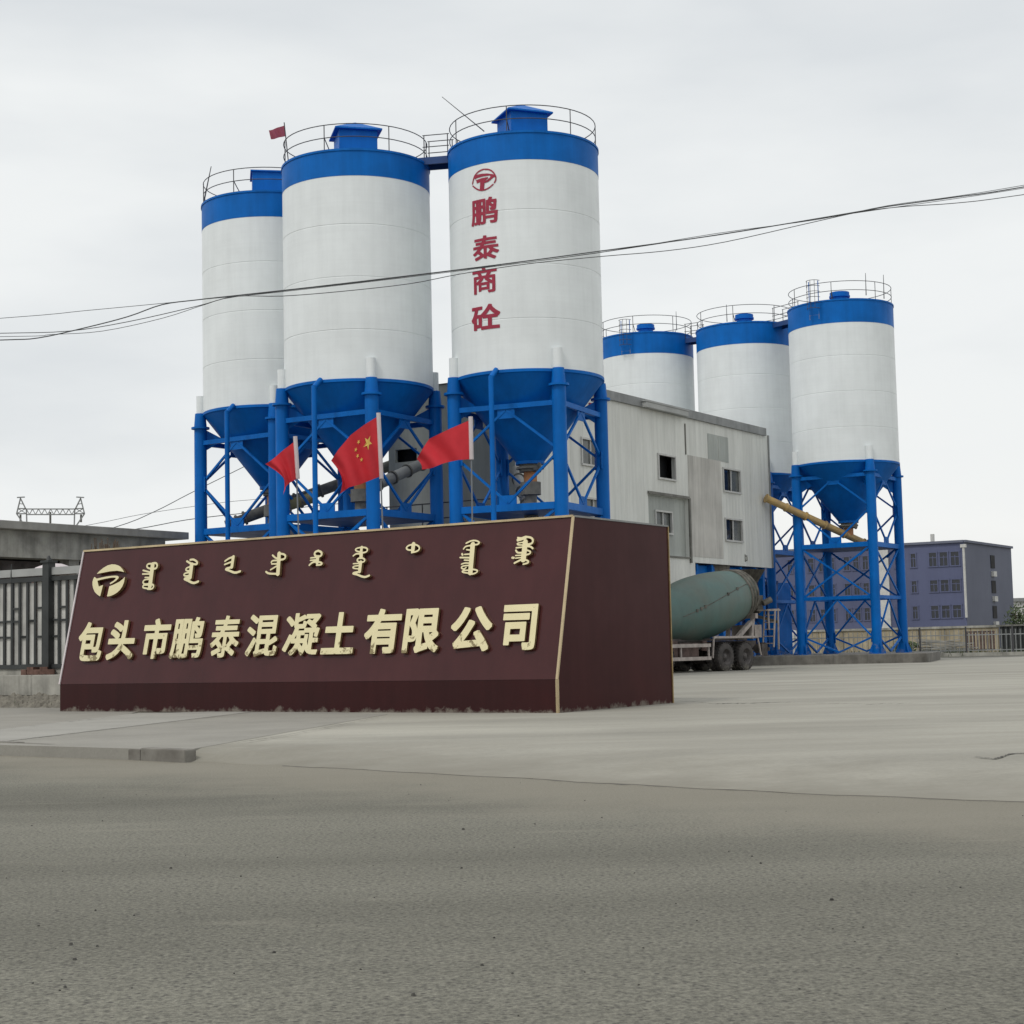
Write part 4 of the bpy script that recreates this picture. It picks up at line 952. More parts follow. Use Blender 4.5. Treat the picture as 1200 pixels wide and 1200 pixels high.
# red sign plate by the window: red bars on the wall
sx, sz0 = fx(697, 491); sx1, sz1 = fx(703, 484); sx2 = fx(711, 480)[0]
mb = MB(); hh = .33
for (cx, cz, dw, dh) in ((0, 0, .07, hh*2), (.2, hh-.035, .33, .07), (.2, 0, .33, .07), (.2, -hh+.035, .33, .07), (.40, 0, .07, hh*2)): mb.box((sx-.42+cx, -.03, (sz0+sz1)/2+.12+cz), (dw, .04, dh))
mb.build('red_lettering', MT['red'], plant)
# small dark marks low on the cladding (cut-outs in the sheet)
mx, mz = fx(873, 654); 
mb = MB()
for dx, dz, w_, h_ in ((0, 0, .05, .34), (.12, .1, .2, .05), (.12, -.1, .2, .05), (.2, -.02, .05, .16)): mb.box((mx+dx, -.015, mz+dz), (w_, .02, h_))
mb.build('wall_stain', MT['greydk'], plant)
# service platform with railing on the end wall side
o = thing('service_platform', 'blue service platform with handrails between the plain near silo and the lettered silo', 'platform', BP+Vector((0, 0, 5.2)), bang)
mb = MB().box((-.9, 2.9, 0), (1.8, 6.6, .12)).box((-1.78, 2.9, -.12), (.08, 6.6, .3)).build('deck', MT['blue'], o)
mb = MB()
for h in (.55, 1.1): mb.cyl((-1.75, -.3, h), (-1.75, 6.1, h), .025, n=6)
for y in (-.3, 1.3, 2.9, 4.5, 6.1): mb.cyl((-1.75, y, 0), (-1.75, y, 1.1), .025, n=6)
mb.build('handrail', MT['rail'], o)
mb = MB()
for y in (-.2, 3, 6): mb.cyl((-1.7, y, -5.2), (-1.7, y, -.05), .09, n=8)
mb.build('support_post', MT['blue'], o)

# ================================================================== SCREW CONVEYORS
def conveyor(name, label, a, b, r, m, motor=True, flange=3, grp='screw conveyors'):
    a = Vector(a); b = Vector(b); d = (b-a).normalized()
    o = thing(name, label, 'conveyor', a, 0, grp)
    mb = MB().cyl((0, 0, 0), b-a, r, n=18)
    mb.build('tube', MT[m], o)
    L = (b-a).length
    for k in range(flange+2):
        p = d*(L*k/(flange+1)); MB().cyl(p-d*.03, p+d*.03, r*1.28, n=18).build('flange', MT[m if m == 'yellow' else 'greydk'], o)
    if motor: MB().cyl(-d*.75, -d*.05, r*.8, n=14).cyl(-d*.35, -d*.28, r*1.1, n=14).build('motor', MT['greydk'], o)
    return o
conveyor('screw_conveyor', 'long dusty screw conveyor rising from under the leftmost silo to the plant', at(287, 607, 61), at(490, 534, 63), .21, 'greydk', flange=6)
conveyor('screw_conveyor', 'short olive screw conveyor stub behind the leg near the left flag', at(338, 592, 58.2), at(366, 583, 58.5), .20, 'ochre', motor=False, flange=1)
conveyor('screw_conveyor', 'pale grey screw conveyor under the plain near silo, lower of two tubes', at(425, 576, 57.8), at(494, 544, 60.2), .20, 'grey', flange=3)
conveyor('screw_conveyor', 'worn yellow screw conveyor sloping from the plant to the rightmost silo outlet', at(1012, 636, 78.6), at(898, 584, 77.0), .17, 'yellow', flange=4)
z = 5.0; conveyor('screw_conveyor', 'grey screw conveyor beneath the outlet of the red lettered silo', (P3.x, P3.y+.1, 5.3), (P3.x-.5, 59.5, 7.6), .19, 'grey', flange=3)

# ================================================================== PLINTH under the far silos
pl = [at(876, 780, 74.6), at(1093, 783, 73.4), None, None]
q0 = Vector((pl[0].x-1, 75.0)); q1 = Vector((pl[1].x, 73.6)); q2 = Vector((q1.x+5.2, 83)); 
struct(MB().prism([(10.2, 75.6), (q1.x-.15, 73.8), (q1.x+.1, 74.3), (21.4, 83), (14.5, 91), (4, 93), (4, 84)], -.05, .42).build('plinth', MT['plinth'], bevel=.03))

# ================================================================== MIXER TRUCK
TF = -V2                                   # it faces left, towards the camera
TYR = .535
wc = at(875.7, 772, 63.6); wc = hit(875.7, 772, Vector((0, 63.6, 0)), Vector((0, 1, 0)))
LEFT = FN
cen = Vector((wc.x, wc.y, 0)) - (Matrix.Rotation(-R(8), 3, 'Z') @ LEFT)*1.24
truck = thing('mixer_truck', 'dusty green drum concrete mixer truck parked by the plant bay', 'truck', cen+Vector((0, 0, .012)), math.atan2(TF.y, TF.x)-R(8))
# local: x forward, y left (the side we see), z up; rearmost axle at x = 0
def wheel(x, y, dual):
    s = 1 if y > 0 else -1; r = TYR
    mb = MB(); ws = .28
    X = Matrix.Translation((x, y, r)) @ Matrix.Rotation(-PI/2*s, 4, 'X')       # local z -> outward
    prof = lambda o: [(.29, o-ws), (.40, o-ws), (.50, o-ws+.03), (r-.01, o-ws+.07), (r, o-ws+.10), (r, o-.10), (r-.01, o-.07), (.50, o-.03), (.42, o-.005), (.30, o-.0)]
    mb.slathe(prof(0), 40, X=X)
    if dual: mb.slathe(prof(-.34), 40, X=X)
    for o in ((0, -.34) if dual else (0,)):
        for k in range(26):
            a = 2*PI*k/26
            for q in (-.08, -.20):
                p = X @ Vector((r*math.cos(a+q), r*math.sin(a+q), o+q)); t = (X.to_3x3() @ Vector((-math.sin(a+q), math.cos(a+q), 0))); nn = X.to_3x3() @ Vector((math.cos(a+q), math.sin(a+q), 0)); ww = X.to_3x3() @ Vector((0, 0, 1))
                mb.box(p, (.07, .10, .03), X=Matrix((t, ww, nn)).transposed())
    wh = mb.build('wheel', MT['tyre'], truck)
    rm = MB()
    if dual:
        rm.slathe([(.31, -.0), (.29, -.015), (.28, -.05), (.26, -.17), (.12, -.19), (.12, -.08), (.0, -.06)], 32, X=X)
    else:
        rm.slathe([(.31, -.0), (.29, -.015), (.27, -.05), (.22, -.01), (.14, .02), (.12, .06), (.0, .08)], 32, X=X)
    for k in range(10):
        a = 2*PI*k/10; p = X @ Vector((.185*math.cos(a), .185*math.sin(a), -.18 if dual else -.0)); d = X.to_3x3() @ Vector((0, 0, .05)); rm.cyl(p, p+d, .018, n=6)
    rm.build('rim', MT['rim'], wh)
for x in (0, 1.40):
    wheel(x, 1.24, True); wheel(x, -1.24, True)
for x in (5.2, 7.1): wheel(x, 1.16, False); wheel(x, -1.16, False)
# chassis
mb = MB()
for y in (.42, -.42): mb.box((3.4, y, .98), (10.6, .09, .30))
for x in (-1.3, .7, 2.4, 4.2, 6.0, 8.4): mb.box((x, 0, .98), (.1, .76, .22))
for x in (0, 1.4, 5.35, 7.2): mb.cyl((x, -1.0, TYR), (x, 1.0, TYR), .12, n=12).cyl((x, -.25, TYR), (x, .25, TYR), .26, n=16)
for x in (.7,): 
    for y in (.42, -.42): mb.box((x, y, .72), (1.6, .1, .12))
mb.build('chassis', MT['chassis'], truck)
# sub frame / mudguard rails above the wheels
mb = MB()
for y in (1.25, -1.25):
    mb.box((.75, y, 1.26), (3.1, .06, .10)).beam((-.78, y, 1.22), (-.98, y, .55), .05, .05).beam((2.28, y, 1.22), (2.38, y, .50), .05, .06)
mb.build('mudguard_rail', MT['guard'], truck)
mb = MB()
for y in (1.0, -1.0): mb.box((.72, y, 1.22), (3.0, .56, .03))
mb.box((3.4, 0, 1.19), (9.0, 1.1, .1)); mb.build('deck', MT['chassis'], truck)
# side guards between the axles
for y in (1.22, -1.22):
    mb = MB(); mb.box((4.3, y*1.05, .98), (3.5, .05, .13)).box((4.3, y*1.05, .50), (3.5, .05, .13))
    for x in (2.6, 4.4, 6.0): mb.box((x, y, .74), (.07, .05, .6))
    mb.build('side_guard', MT['guard'], truck)
mb = MB().box((3.6, .75, .82), (1.2, .6, .5)).cyl((3.1, -.8, .8), (4.4, -.8, .8), .3, n=16).box((4.6, .8, .86), (.5, .5, .6)).cyl((2.5, .95, .78), (2.5, .95, 1.15), .12, n=12)
mb.build('tank_box', MT['rust'], truck)
# drum
tilt = R(11.5)
DX = Matrix.Translation((3.55, 0, 2.34)) @ Matrix.Rotation(PI/2+ -tilt, 4, 'Y').inverted()      # local z -> towards the rear and up
DX = Matrix.Translation((1.55, 0, 2.40)) @ Matrix.Rotation(-(PI/2-tilt), 4, 'Y')
dprof = [(0, -3.0), (.45, -3.0), (.62, -2.95), (.95, -2.1), (1.16, -1.2), (1.24, -.5), (1.25, .2), (1.22, .9), (1.14, 1.7), (1.03, 2.4), (.92, 3.0), (.80, 3.3), (.62, 3.5), (.56, 3.52), (.50, 3.42)]
def spl(pr, n=5):
    P = np.array(pr); out_ = []
    for i in range(len(P)-1):
        p0, p1, p2, p3 = P[max(i-1, 0)], P[i], P[i+1], P[min(i+2, len(P)-1)]
        for k in range(n):
            t = k/n; out_.append(tuple(.5*((2*p1)+(-p0+p2)*t+(2*p0-5*p1+4*p2-p3)*t*t+(-p0+3*p1-3*p2+p3)*t**3)))
    return [(max(0, r), z_) for r, z_ in out_] + [pr[-1]]
dm = MB().slathe([(0, -3.0), (.45, -3.0)] + spl(dprof[1:]), 56, X=DX)
drum = dm.build('drum', MT['drum'], truck)
mb = MB()
for zz, r0 in ((2.45, 1.02), (2.72, .972), (2.99, .922)):
    mb.slathe([(r0-.02, zz-.06), (r0+.05, zz-.05), (r0+.055, zz+.05), (r0-.02, zz+.06)], 48, X=DX)
mb.build('drum_ring', MT['drumdk'], drum)
MB().slathe([(.895, 3.07), (.90, 3.1), (.815, 3.31), (.64, 3.52), (.58, 3.55), (.50, 3.42)], 48, X=DX).build('drum_mouth', MT['drumdk'], drum)
# weld seam that spirals on the drum, with small stubs
mb = MB(); pts = []
def drad(z_): 
    for (r0, z0), (r1, z1) in zip(dprof[:-1], dprof[1:]):
        if z0 <= z_ <= z1 and z1 > z0: return lerp(r0, r1, (z_-z0)/(z1-z0))
for k in range(41):
    z_ = -2.2+4.6*k/40; a = R(84) - R(22)*k/40; r = drad(z_)+.012
    pts.append(DX @ Vector((r*math.cos(a), r*math.sin(a), z_)))
mb.tube(pts, .014, 6)
for k in (24, 31, 6, 8, 10): 
    p = pts[k]; mb.box(p, (.10, .05, .12))
mb.build('weld_seam', MT['drumdk'], drum)
RX = -1.75
# rear pedestal, rollers, hopper, chute, ladder
mb = MB()
for y in (.55, -.55):
    mb.beam((.35, y, 1.2), (.15, y, 2.2), .12, .16).beam((1.9, y*1.6, 1.22), (.35, y, 1.85), .14, .16)
mb.box((.2, 0, 2.1), (.18, 1.5, .2)); mb.box((-.2, 0, 1.5), (.5, 1.1, .5))
mb.build('rear_pedestal', MT['guard'], truck).location.x = RX
mb = MB()
mb.beam((6.6, .4, 1.2), (5.1, .3, 1.75), .2, .2).beam((6.6, -.4, 1.2), (5.1, -.3, 1.75), .2, .2).box((5.3, 0, 1.6), (.5, .8, .7)); mb.build('front_pedestal', MT['chassis'], truck)
MB().add([(-.55, -.75, 3.95), (.5, -.75, 3.95), (.5, .75, 3.95), (-.55, .75, 3.95), (-.35, -.35, 3.25), (.25, -.35, 3.25), (.25, .35, 3.25), (-.35, .35, 3.25)],
         [(0, 1, 5, 4), (1, 2, 6, 5), (2, 3, 7, 6), (3, 0, 4, 7), (4, 5, 1, 0), (5, 6, 2, 1), (6, 7, 3, 2), (7, 4, 0, 3)]).build('hopper', MT['drumdk'], truck).location.x = RX
mb = MB()
mb.add([(-.1, .45, 2.9), (-.1, -.45, 2.9), (-.7, -.32, 2.2), (-.7, .32, 2.2), (-.25, .5, 3.2), (-.25, -.5, 3.2), (-.95, -.36, 2.4), (-.95, .36, 2.4)], [(0, 1, 2, 3), (0, 3, 7, 4), (1, 5, 6, 2)])
mb.beam((-.65, 0, 2.15), (-1.35, .75, 1.85), .36, .10).box((-.5, .3, 2.75), (.5, .35, .35)).cyl((-.6, .55, 2.6), (-.9, .75, 2.75), .12, n=12)
mb.build('discharge_chute', MT['drumdk'], truck).location.x = RX
mb = MB()
mb.box((-.95, .75, 2.32), (.9, .55, .05)).box((-.6, .95, 1.95), (.05, .05, .8))
for s in (.55, 1.05):
    mb.beam((-.75, s, .85), (-.95, s, 2.3), .05, .05)
for k in range(5): mb.beam((-.76-.04*k, .55, 1.0+.28*k), (-.76-.04*k, 1.05, 1.0+.28*k), .04, .04)
mb.beam((-1.2, 1.0, .75), (-1.25, 1.0, 2.3), .05, .05).beam((-1.25, .5, 2.35), (-1.25, 1.05, 2.35), .05, .06)
mb.build('rear_ladder', MT['guard'], truck).location.x = RX+.25
mb = MB().box((-1.35, 0, .78), (.1, 2.3, .14)).box((-1.3, .85, .95), (.08, .35, .18)).box((-1.3, -.85, .95), (.08, .35, .18)).cyl((-1.0, .8, .8), (-1.3, .8, .8), .18, n=14).box((-1.0, 1.15, .75), (.4, .04, .5)); mb.build('rear_bumper', MT['chassis'], truck).location.x = -.4
# cab
mb = MB(); c0, c1_, hw = 7.0, 9.1, 1.22
pr = [(c0, .75), (c1_-.05, .55), (c1_, 1.3), (c1_-.02, 1.75), (c1_-.22, 2.85), (c0+.1, 3.0), (c0, 2.9)]
mb.add([(x, -hw, z_) for x, z_ in pr]+[(x, hw, z_) for x, z_ in pr], [tuple(range(6, -1, -1)), tuple(range(7, 14))]+[(i, (i+1) % 7, 7+(i+1) % 7, 7+i) for i in range(7)])
cabo = mb.build('cab', MT['cab'], truck)
MB().add([(c1_-.03, -1.05, 1.8), (c1_-.03, 1.05, 1.8), (c1_-.20, 1.0, 2.72), (c1_-.20, -1.0, 2.72)], [(0, 1, 2, 3)]).build('windscreen', MT['glassdk'], cabo).location = (.025, 0, 0)
for s in (1, -1): MB().box((8.1, s*(hw+.006), 2.25), (1.1, .012, .8)).build('side_window', MT['glassdk'], cabo); MB().box((c1_+.0, s*.9, .95), (.1, .34, .2)).build('headlight', MT['glassgr'], cabo); MB().box((8.95, s*1.42, 2.2), (.08, .22, .5)).build('mirror', MT['chassis'], cabo)

# ================================================================== LEFT SIDE: gatehouse, fence, low wall
GE = Vector((-12.22, 60.0, 0)); gd = V2
gate = thing('gatehouse', 'weathered flat roofed concrete building behind the fence on the left', 'building', GE, bang)
# local x along V2 (away), building extends to x = -16; face towards FN is y = 0, depth +y
zr = 5.53
MB().box((-9.0, 3.1, zr-.14), (18.0, 7.2, .26), mi=0).build('roof_slab', MT['conc'], gate, bevel=.02)
mb = MB().box((-9.3, 3.1, zr-.72), (17.0, 6.4, .88)).build('fascia_beam', MT['concdk'], gate)
for x in (-1.0, -5.0, -9.0, -13.0, -17.0): MB().box((x, .25, 2.2), (.45, .45, 4.4)).build('column', MT['concdk'], gate)
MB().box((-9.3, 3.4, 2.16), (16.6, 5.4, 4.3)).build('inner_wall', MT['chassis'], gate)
for x in (-3, -7, -11, -15): MB().box((x, .66, 2.9), (3.2, .06, 1.5)).build('window', MT['glassdk'], gate)
# fence: dark bars, light rail, pale slats behind, on a low wall
F0 = Vector((-11.85, 38.0, 0)); FD = -U2; FNr = Vector((FD.y, -FD.x, 0))
fa = math.atan2(FD.y, FD.x)
XS, XE = -9.0, 5.15
fence = thing('bar_fence', 'charcoal bar fence with pale slats behind, left of the maroon sign', 'fence', F0, fa)
def fpix(px, py):
    q = hit(px, py, F0, FNr)-F0; return q.dot(FD), q.z
zt_, zb_ = fpix(20, 682)[1], fpix(20, 779)[1]
mb = MB(); x = XS; random.seed(9); k = 0
while x < XE:
    mb.box((x, 0, (zt_+zb_)/2), (.07, .03, zt_-zb_)); k += 1
    for zz in [(.33, .52)[k % 2], (.52, .67, .33)[k % 3]+.004]: mb.box((x+.13, .005, zb_+(zt_-zb_)*zz), (.188, .022, .045))
    x += .26
mb.build('bars', MT['fencedk'], fence)
MB().box(((XS+XE)/2, 0, zt_+.03), (XE-XS, .07, .10)).box(((XS+XE)/2, 0, zb_-.05), (XE-XS, .07, .10)).build('frame', MT['fencedk'], fence)
MB().box(((XS+XE)/2, .03, zt_+.2), (XE-XS, .12, .17)).build('top_rail', MT['railgr'], fence)
mb = MB(); x = XS+.13
while x < XE:
    h = random.uniform(-.06, .1); mb.box((x, .05+random.uniform(-.008, .008), (zt_+zb_)/2+h*.3), (.235, .02, zt_-zb_+h)); x += .26
mb.build('slats', MT['slat'], fence)
px_ = fpix(58, 700)[0]
for i, xx in enumerate((px_, px_-3.6, px_-7.2, px_+3.5)):
    mb = MB().box((xx, -.02, (zt_+zb_)/2+.02), (.20, .20, zt_-zb_+.75)); z9 = (zt_+zb_)/2+.02+(zt_-zb_+.75)/2
    mb.box((xx, -.02, z9+.02), (.27, .27, .05)).cyl((xx, -.02, z9+.04), (xx, -.02, z9+.16), .07, .02, n=10); mb.build('post', MT['fencedk'], fence)
for xx in (px_-1.95, px_-1.25, px_+1.6): MB().cyl((xx, -.02, zt_), (xx, -.02, zt_+.42), .03, .012, n=6).build('spike', MT['fencedk'], fence)
mb = MB(); z2 = fpix(20, 791)[1]; z1 = fpix(20, 814)[1]; x = XS
while x < XE:
    mb.box((x+.49, -.25, (z1+z2)/2), (.965, .8, z2-z1)); x += .98+random.uniform(-.1, .1)
mb.box(((XS+XE)/2, .1, (zb_+z2)/2-.05), (XE-XS, .2, zb_-z2))
wl_ = mb.build('low_wall', MT['concdk'], None, loc=F0, rz=fa, bevel=.012); tag(wl_, 'low block wall carrying the charcoal bar fence', 'wall')
bk = MB()
for i in range(5): bk.box((px_-.55+.19*i, -.15, z2+.07+.03*(i % 2)), (.17, .24, .12+.05*(i % 2)), rz=.2*i)
o = bk.build('brick_heap', MT['brick'], None, loc=F0+Vector((0, 0, -.01)), rz=fa); tag(o, 'few loose brown bricks lying on the low wall at the fence post', 'bricks')
mb = MB(); random.seed(4); N1, N2 = 220, 14
vs = []
for i in range(N1+1):
    for j in range(N2+1):
        u = j/N2; vs.append((lerp(XS, XE-.2, i/N1), -.55-.75*u, max(-.02, (z1+.02)*(1-u**1.4)) + random.uniform(-.018, .03)*(1 if 0 < j < N2 else .3) + .05*math.sin(i*.7+j)*math.sin(i*.23+j*1.3)*(1 if 0 < j < N2 else 0)))
mb.add(vs, [(i*(N2+1)+j, i*(N2+1)+j+1, (i+1)*(N2+1)+j+1, (i+1)*(N2+1)+j) for i in range(N1) for j in range(N2)], 0, False)
o = mb.build('rubble_bank', MT['stone'], None, loc=F0, rz=fa); o['kind'] = 'structure'
# white bag like cover behind the fence post, and dry twigs behind the sign
o = MB().slathe([(0.0, .32), (.35, .30), (.75, .2), (1.0, .0)], 24).build('white_cover', MT['sleeve']); o.location = at(63, 668.5, 43); o.location.z -= .1; o.scale = (.62, .6, .9); o.location.y = 43
tag(o, 'white sheet bundle showing over the fence beside the dark post', 'cover'); 
MB_ = MB().box((0, 0, -1.2), (.9, .9, 2.2)).build('crate_stack', MT['rust']); MB_.location = o.location + Vector((0, 0, 0)); tag(MB_, 'stacked brown boxes carrying the white sheet behind the fence', 'boxes')
mb = MB(); random.seed(21)
for i in range(26):
    b = at(random.uniform(108, 140), 652, 37); t = at(random.uniform(104, 140), random.uniform(630, 640), 37+random.uniform(-.3, .3)); b.z = 0
    m_ = lerp(b, t, .6)+Vector((random.uniform(-.1, .1), 0, 0)); mb.tube([b, m_, t], .010, 4)
o = mb.build('dry_shrub', MT['twig']); tag(o, 'dry leafless twigs sticking up behind the left end of the maroon sign', 'shrub')

# ================================================================== PYLON far behind the gatehouse
PY = 250.
def T(px, py, dy=0): return at(px, py, PY+dy)
pyl = thing('transmission_pylon', 'grey lattice portal pylon far behind the gatehouse roof', 'pylon', Vector((T(60, 640).x, PY, 0)))
pb = pyl.location.copy()
mb = MB(); bw = .17
def tb(a, b, dy=0, w_=bw): mb.beam(T(*a, dy)-pb, T(*b, dy)-pb, w_, w_)
for side in (0, 1):
    mx_ = (lambda x: x) if not side else (lambda x: 118.5-x)
    zf = lambda x, y: (mx_(x), y)
    for dy in (-.8, .8):
        tb(zf(24, 584), zf(19.5, 602), dy); tb(zf(24, 584), zf(31, 598), dy); tb(zf(31, 598), zf(31.5, 616), dy); tb(zf(19.5, 602), zf(29, 616), dy); tb(zf(19.5, 602), zf(31, 602), dy); tb(zf(21, 596), zf(30, 596), dy)
        tb(zf(21, 596), zf(31, 602), dy, .11); tb(zf(30, 596), zf(19.5, 602), dy, .11); tb(zf(22.5, 590), zf(28, 591), dy, .11)
        tb(zf(31.5, 616), zf(33, 755), dy); tb(zf(29, 616), zf(20, 755), dy)
        for k in range(9):
            ya, yb = 616+k*15, 631+k*15; xl = lambda y: lerp(29, 20, (y-616)/139); xr = lambda y: lerp(31.5, 33, (y-616)/139)
            tb(zf(xl(ya), ya), zf(xr(yb), yb), dy, .1); tb(zf(xr(ya), ya), zf(xl(yb), yb), dy, .1)
    tb(zf(20, 583), zf(29, 582.5)); 
    mb.beam(T(*zf(24, 584), -.8)-pb, T(*zf(24, 584), .8)-pb, bw, bw)
for dy in (-.8, .8):
    tb((31, 596.5), (88, 596.5), dy); tb((31, 603), (88, 603), dy)
    for k in range(8): tb((31+k*7.1, 596.5), (34.5+k*7.1, 603), dy, .1); tb((34.5+k*7.1, 603), (38.1+k*7.1, 596.5), dy, .1)
mb.build('lattice', MT['fascia'], pyl)
for x in (24, 59, 95):
    m2 = MB(); m2.cyl(T(x, 600 if x == 59 else 603)-pb, T(x, 616 if x == 59 else 612)-pb, .16, n=8); m2.build('insulator', MT['greydk'], pyl)
# ================================================================== CABLES
def cable(label, pts, Y, r, grp, slope=0., name='power_cable', n=4):
    P = []
    for i in range(len(pts)-1):
        p0, p1, p2, p3 = [np.array(pts[j]) for j in (max(i-1, 0), i, i+1, min(i+2, len(pts)-1))]
        for k in range(n):
            t = k/n; P.append(.5*((2*p1)+(-p0+p2)*t+(2*p0-5*p1+4*p2-p3)*t*t+(-p0+3*p1-3*p2+p3)*t**3))
    P.append(np.array(pts[-1]))
    W = [at(x, y, Y+slope*x) for x, y in P]
    o = W[0]; mb = MB().tube([p-o for p in W], r, 6)
    ob = mb.build(name, MT['cable']); ob.location = o; tag(ob, label, 'cable', grp)
G = 'overhead cables across the street front'
cable('thickest black overhead cable, dipping at the left edge and topmost at the right', [(-420, 395), (-150, 404), (0, 398.5), (45, 396), (100, 384), (150, 371), (190, 357), (230, 351.5), (275, 346.5), (330, 340.5), (400, 332.5), (480, 323), (530, 317), (620, 305.5), (705, 294), (840, 275.5), (1000, 249), (1040, 242), (1120, 231), (1200, 219), (1500, 166)], 22, .0078, G)
cable('overhead cable running just below the thickest one over the sky on the right', [(-420, 384), (-150, 393), (0, 390.5), (80, 388), (150, 377), (230, 359), (275, 347.5), (330, 347), (400, 341.5), (480, 332.5), (540, 321), (620, 309), (705, 300.5), (780, 294), (850, 283.5), (950, 261), (1010, 248), (1060, 242), (1120, 238), (1200, 228), (1500, 183)], 22.1, .0055, G)
cable('thin overhead wire highest at the left edge of the picture', [(-420, 402), (0, 373), (100, 364), (190, 355.5), (240, 350.5), (330, 342), (530, 318.5), (705, 295.5), (840, 273.5), (960, 257), (1040, 241), (1120, 230), (1200, 217), (1500, 164)], 22.2, .0042, G)
cable('thin wire crossing the twisted cables between the left edge and the leftmost silo', [(-420, 398), (0, 394.5), (60, 392), (120, 388), (190, 373), (240, 357), (278, 347.5), (420, 331), (530, 317.5), (700, 296.5), (1000, 250), (1200, 220.5), (1500, 168)], 22.3, .0042, G)
G = 'far transmission wires'
cable('upper far wire rising from behind the gatehouse to the leftmost silo legs', [(-40, 668), (128, 620), (180, 600), (225, 577), (300, 540), (380, 500)], 130, .035, G, .05, 'transmission_wire')
cable('middle far wire above the gatehouse roof end', [(-40, 640), (100, 616), (170, 602), (260, 589), (310, 584), (420, 570)], 132, .022, G, .05, 'transmission_wire')
cable('lowest far wire, passing behind the leftmost silo legs', [(-40, 648), (147, 622), (220, 609), (300, 600), (420, 588)], 134, .04, G, .05, 'transmission_wire')

# ================================================================== RIGHT BACKGROUND
CB = Vector(tuple(at(1132, 700, 150)[:2])+(0,))
cb = thing('office_building', 'three storey slate purple office building beyond the right hand yard fence', 'building', CB, bang)
# local x along V2 (right face), local y along U2 (left face, front)
def vx(px, py): q = hit(px, py, CB, FN)-CB; return q.dot(V2), q.z
def ux(px, py): q = hit(px, py, CB, -V2)-CB; return q.dot(U2), q.z
ZT = at(1132, 634.5, 150).z; LR = vx(1187, 690)[0]; LF = 46.
WW = ux(1043, 690)[0]
mb = MB().add([(0, 0, 0), (0, 0, ZT), (0, WW, ZT), (0, WW, 0)], [(0, 1, 2, 3)]).build('front_wall', MT['purple'], cb)
MB().add([(0, 0, 0), (LR, 0, 0), (LR, 0, ZT), (0, 0, ZT)], [(0, 1, 2, 3)]).build('side_wall', MT['purplelt'], cb)
MB().add([(0, 0, ZT-.3), (LR, 0, ZT-.3), (LR, LF, ZT-.3), (0, LF, ZT-.3)], [(0, 1, 2, 3)]).build('roof', MT['fascia'], cb)
MB().add([(LR, 0, 0), (LR, LF, 0), (LR, LF, ZT), (LR, 0, ZT)], [(0, 1, 2, 3)]).build('back_wall', MT['purple'], cb)
WS = ux(1031, 690)[0]
MB().box((.3, (WW+WS)/2, ZT/2-.1), (1.0, WS-WW, ZT-.2)).build('white_pier', MT['frame'], cb)
MB().add([(.0, WS, 0), (0, WS, ZT-.05), (0, LF, ZT-.05), (0, LF, 0)], [(0, 1, 2, 3)]).build('front_wall', MT['purple'], cb)
mb = MB().beam((-.06, 0, ZT+.04), (-.06, LF, ZT+.04), .3, .22).beam((0, -.06, ZT+.04), (LR, -.06, ZT+.04), .3, .22).build('parapet_cap', MT['purplelt'], cb)
def cbwin(y0, y1, z0, z1):
    f = MB(); t = .1
    f.box((-.02, (y0+y1)/2, z0), (.10, y1-y0+.2, t)).box((-.02, (y0+y1)/2, z1), (.10, y1-y0+.2, t)).box((-.02, y0, (z0+z1)/2), (.08, t, z1-z0-t)).box((-.02, y1, (z0+z1)/2), (.08, t, z1-z0-t))
    f.box((-.015, (y0+y1)/2, (z0+z1)/2+.25*(z1-z0)/2), (.05, y1-y0-t, .06)).box((-.01, (y0+y1)/2, (z0+z1)/2-.15), (.05, .06, (z1-z0)*.72))
    o = f.build('window', MT['purple'], cb)
    MB().box((-.004, (y0+y1)/2, (z0+z1)/2), (.012, y1-y0-.04, z1-z0-.04)).build('pane', MT['glassdk'], o)
rows = [(646.5, 663.5), (679, 693.5), (709, 724.5)]
for ya, yb in rows:
    zA, zB = ux(1108, yb)[1], ux(1108, ya)[1]
    for xa, xb in ((1115.5, 1126), (1102.5, 1112.5), (1090, 1099.5), (1068.5, 1075), (1050, 1056), (1012, 1019), (1001, 1008), (990, 997), (972, 979), (961, 968), (948, 955), (936, 942), (924, 930)):
        cbwin(ux(xb, 690)[0], ux(xa, 690)[0], zA, zB)
for pa, pb_ in ((651, 666), (680.5, 695), (710, 724.5)):
    xa, xb = vx(1162, 690)[0], vx(1166.5, 690)[0]; za, zb = vx(1164, pb_)[1], vx(1164, pa)[1]
    o = MB().box(((xa+xb)/2, -.03, (za+zb)/2), (xb-xa, .08, zb-za)).build('window', MT['darkin'], cb)
    MB().box(((xa+xb)/2, -.13, za-.55), ((xb-xa)*.8, .25, .5)).build('air_conditioner', MT['frame'], cb)
a = ux(1129.5, 641); MB().cyl((-.15, a[0], ux(1132, 716)[1]-.6), (-.15, a[0], a[1]), .12, n=8).box((-.15, a[0], a[1]+.1), (.3, .5, .3)).build('downpipe', MT['frame'], cb)
MB().cyl((1, ux(1089, 640)[0], ZT), (1, ux(1089, 640)[0], ZT+.9), .2, n=8).build('roof_vent', MT['frame'], cb)
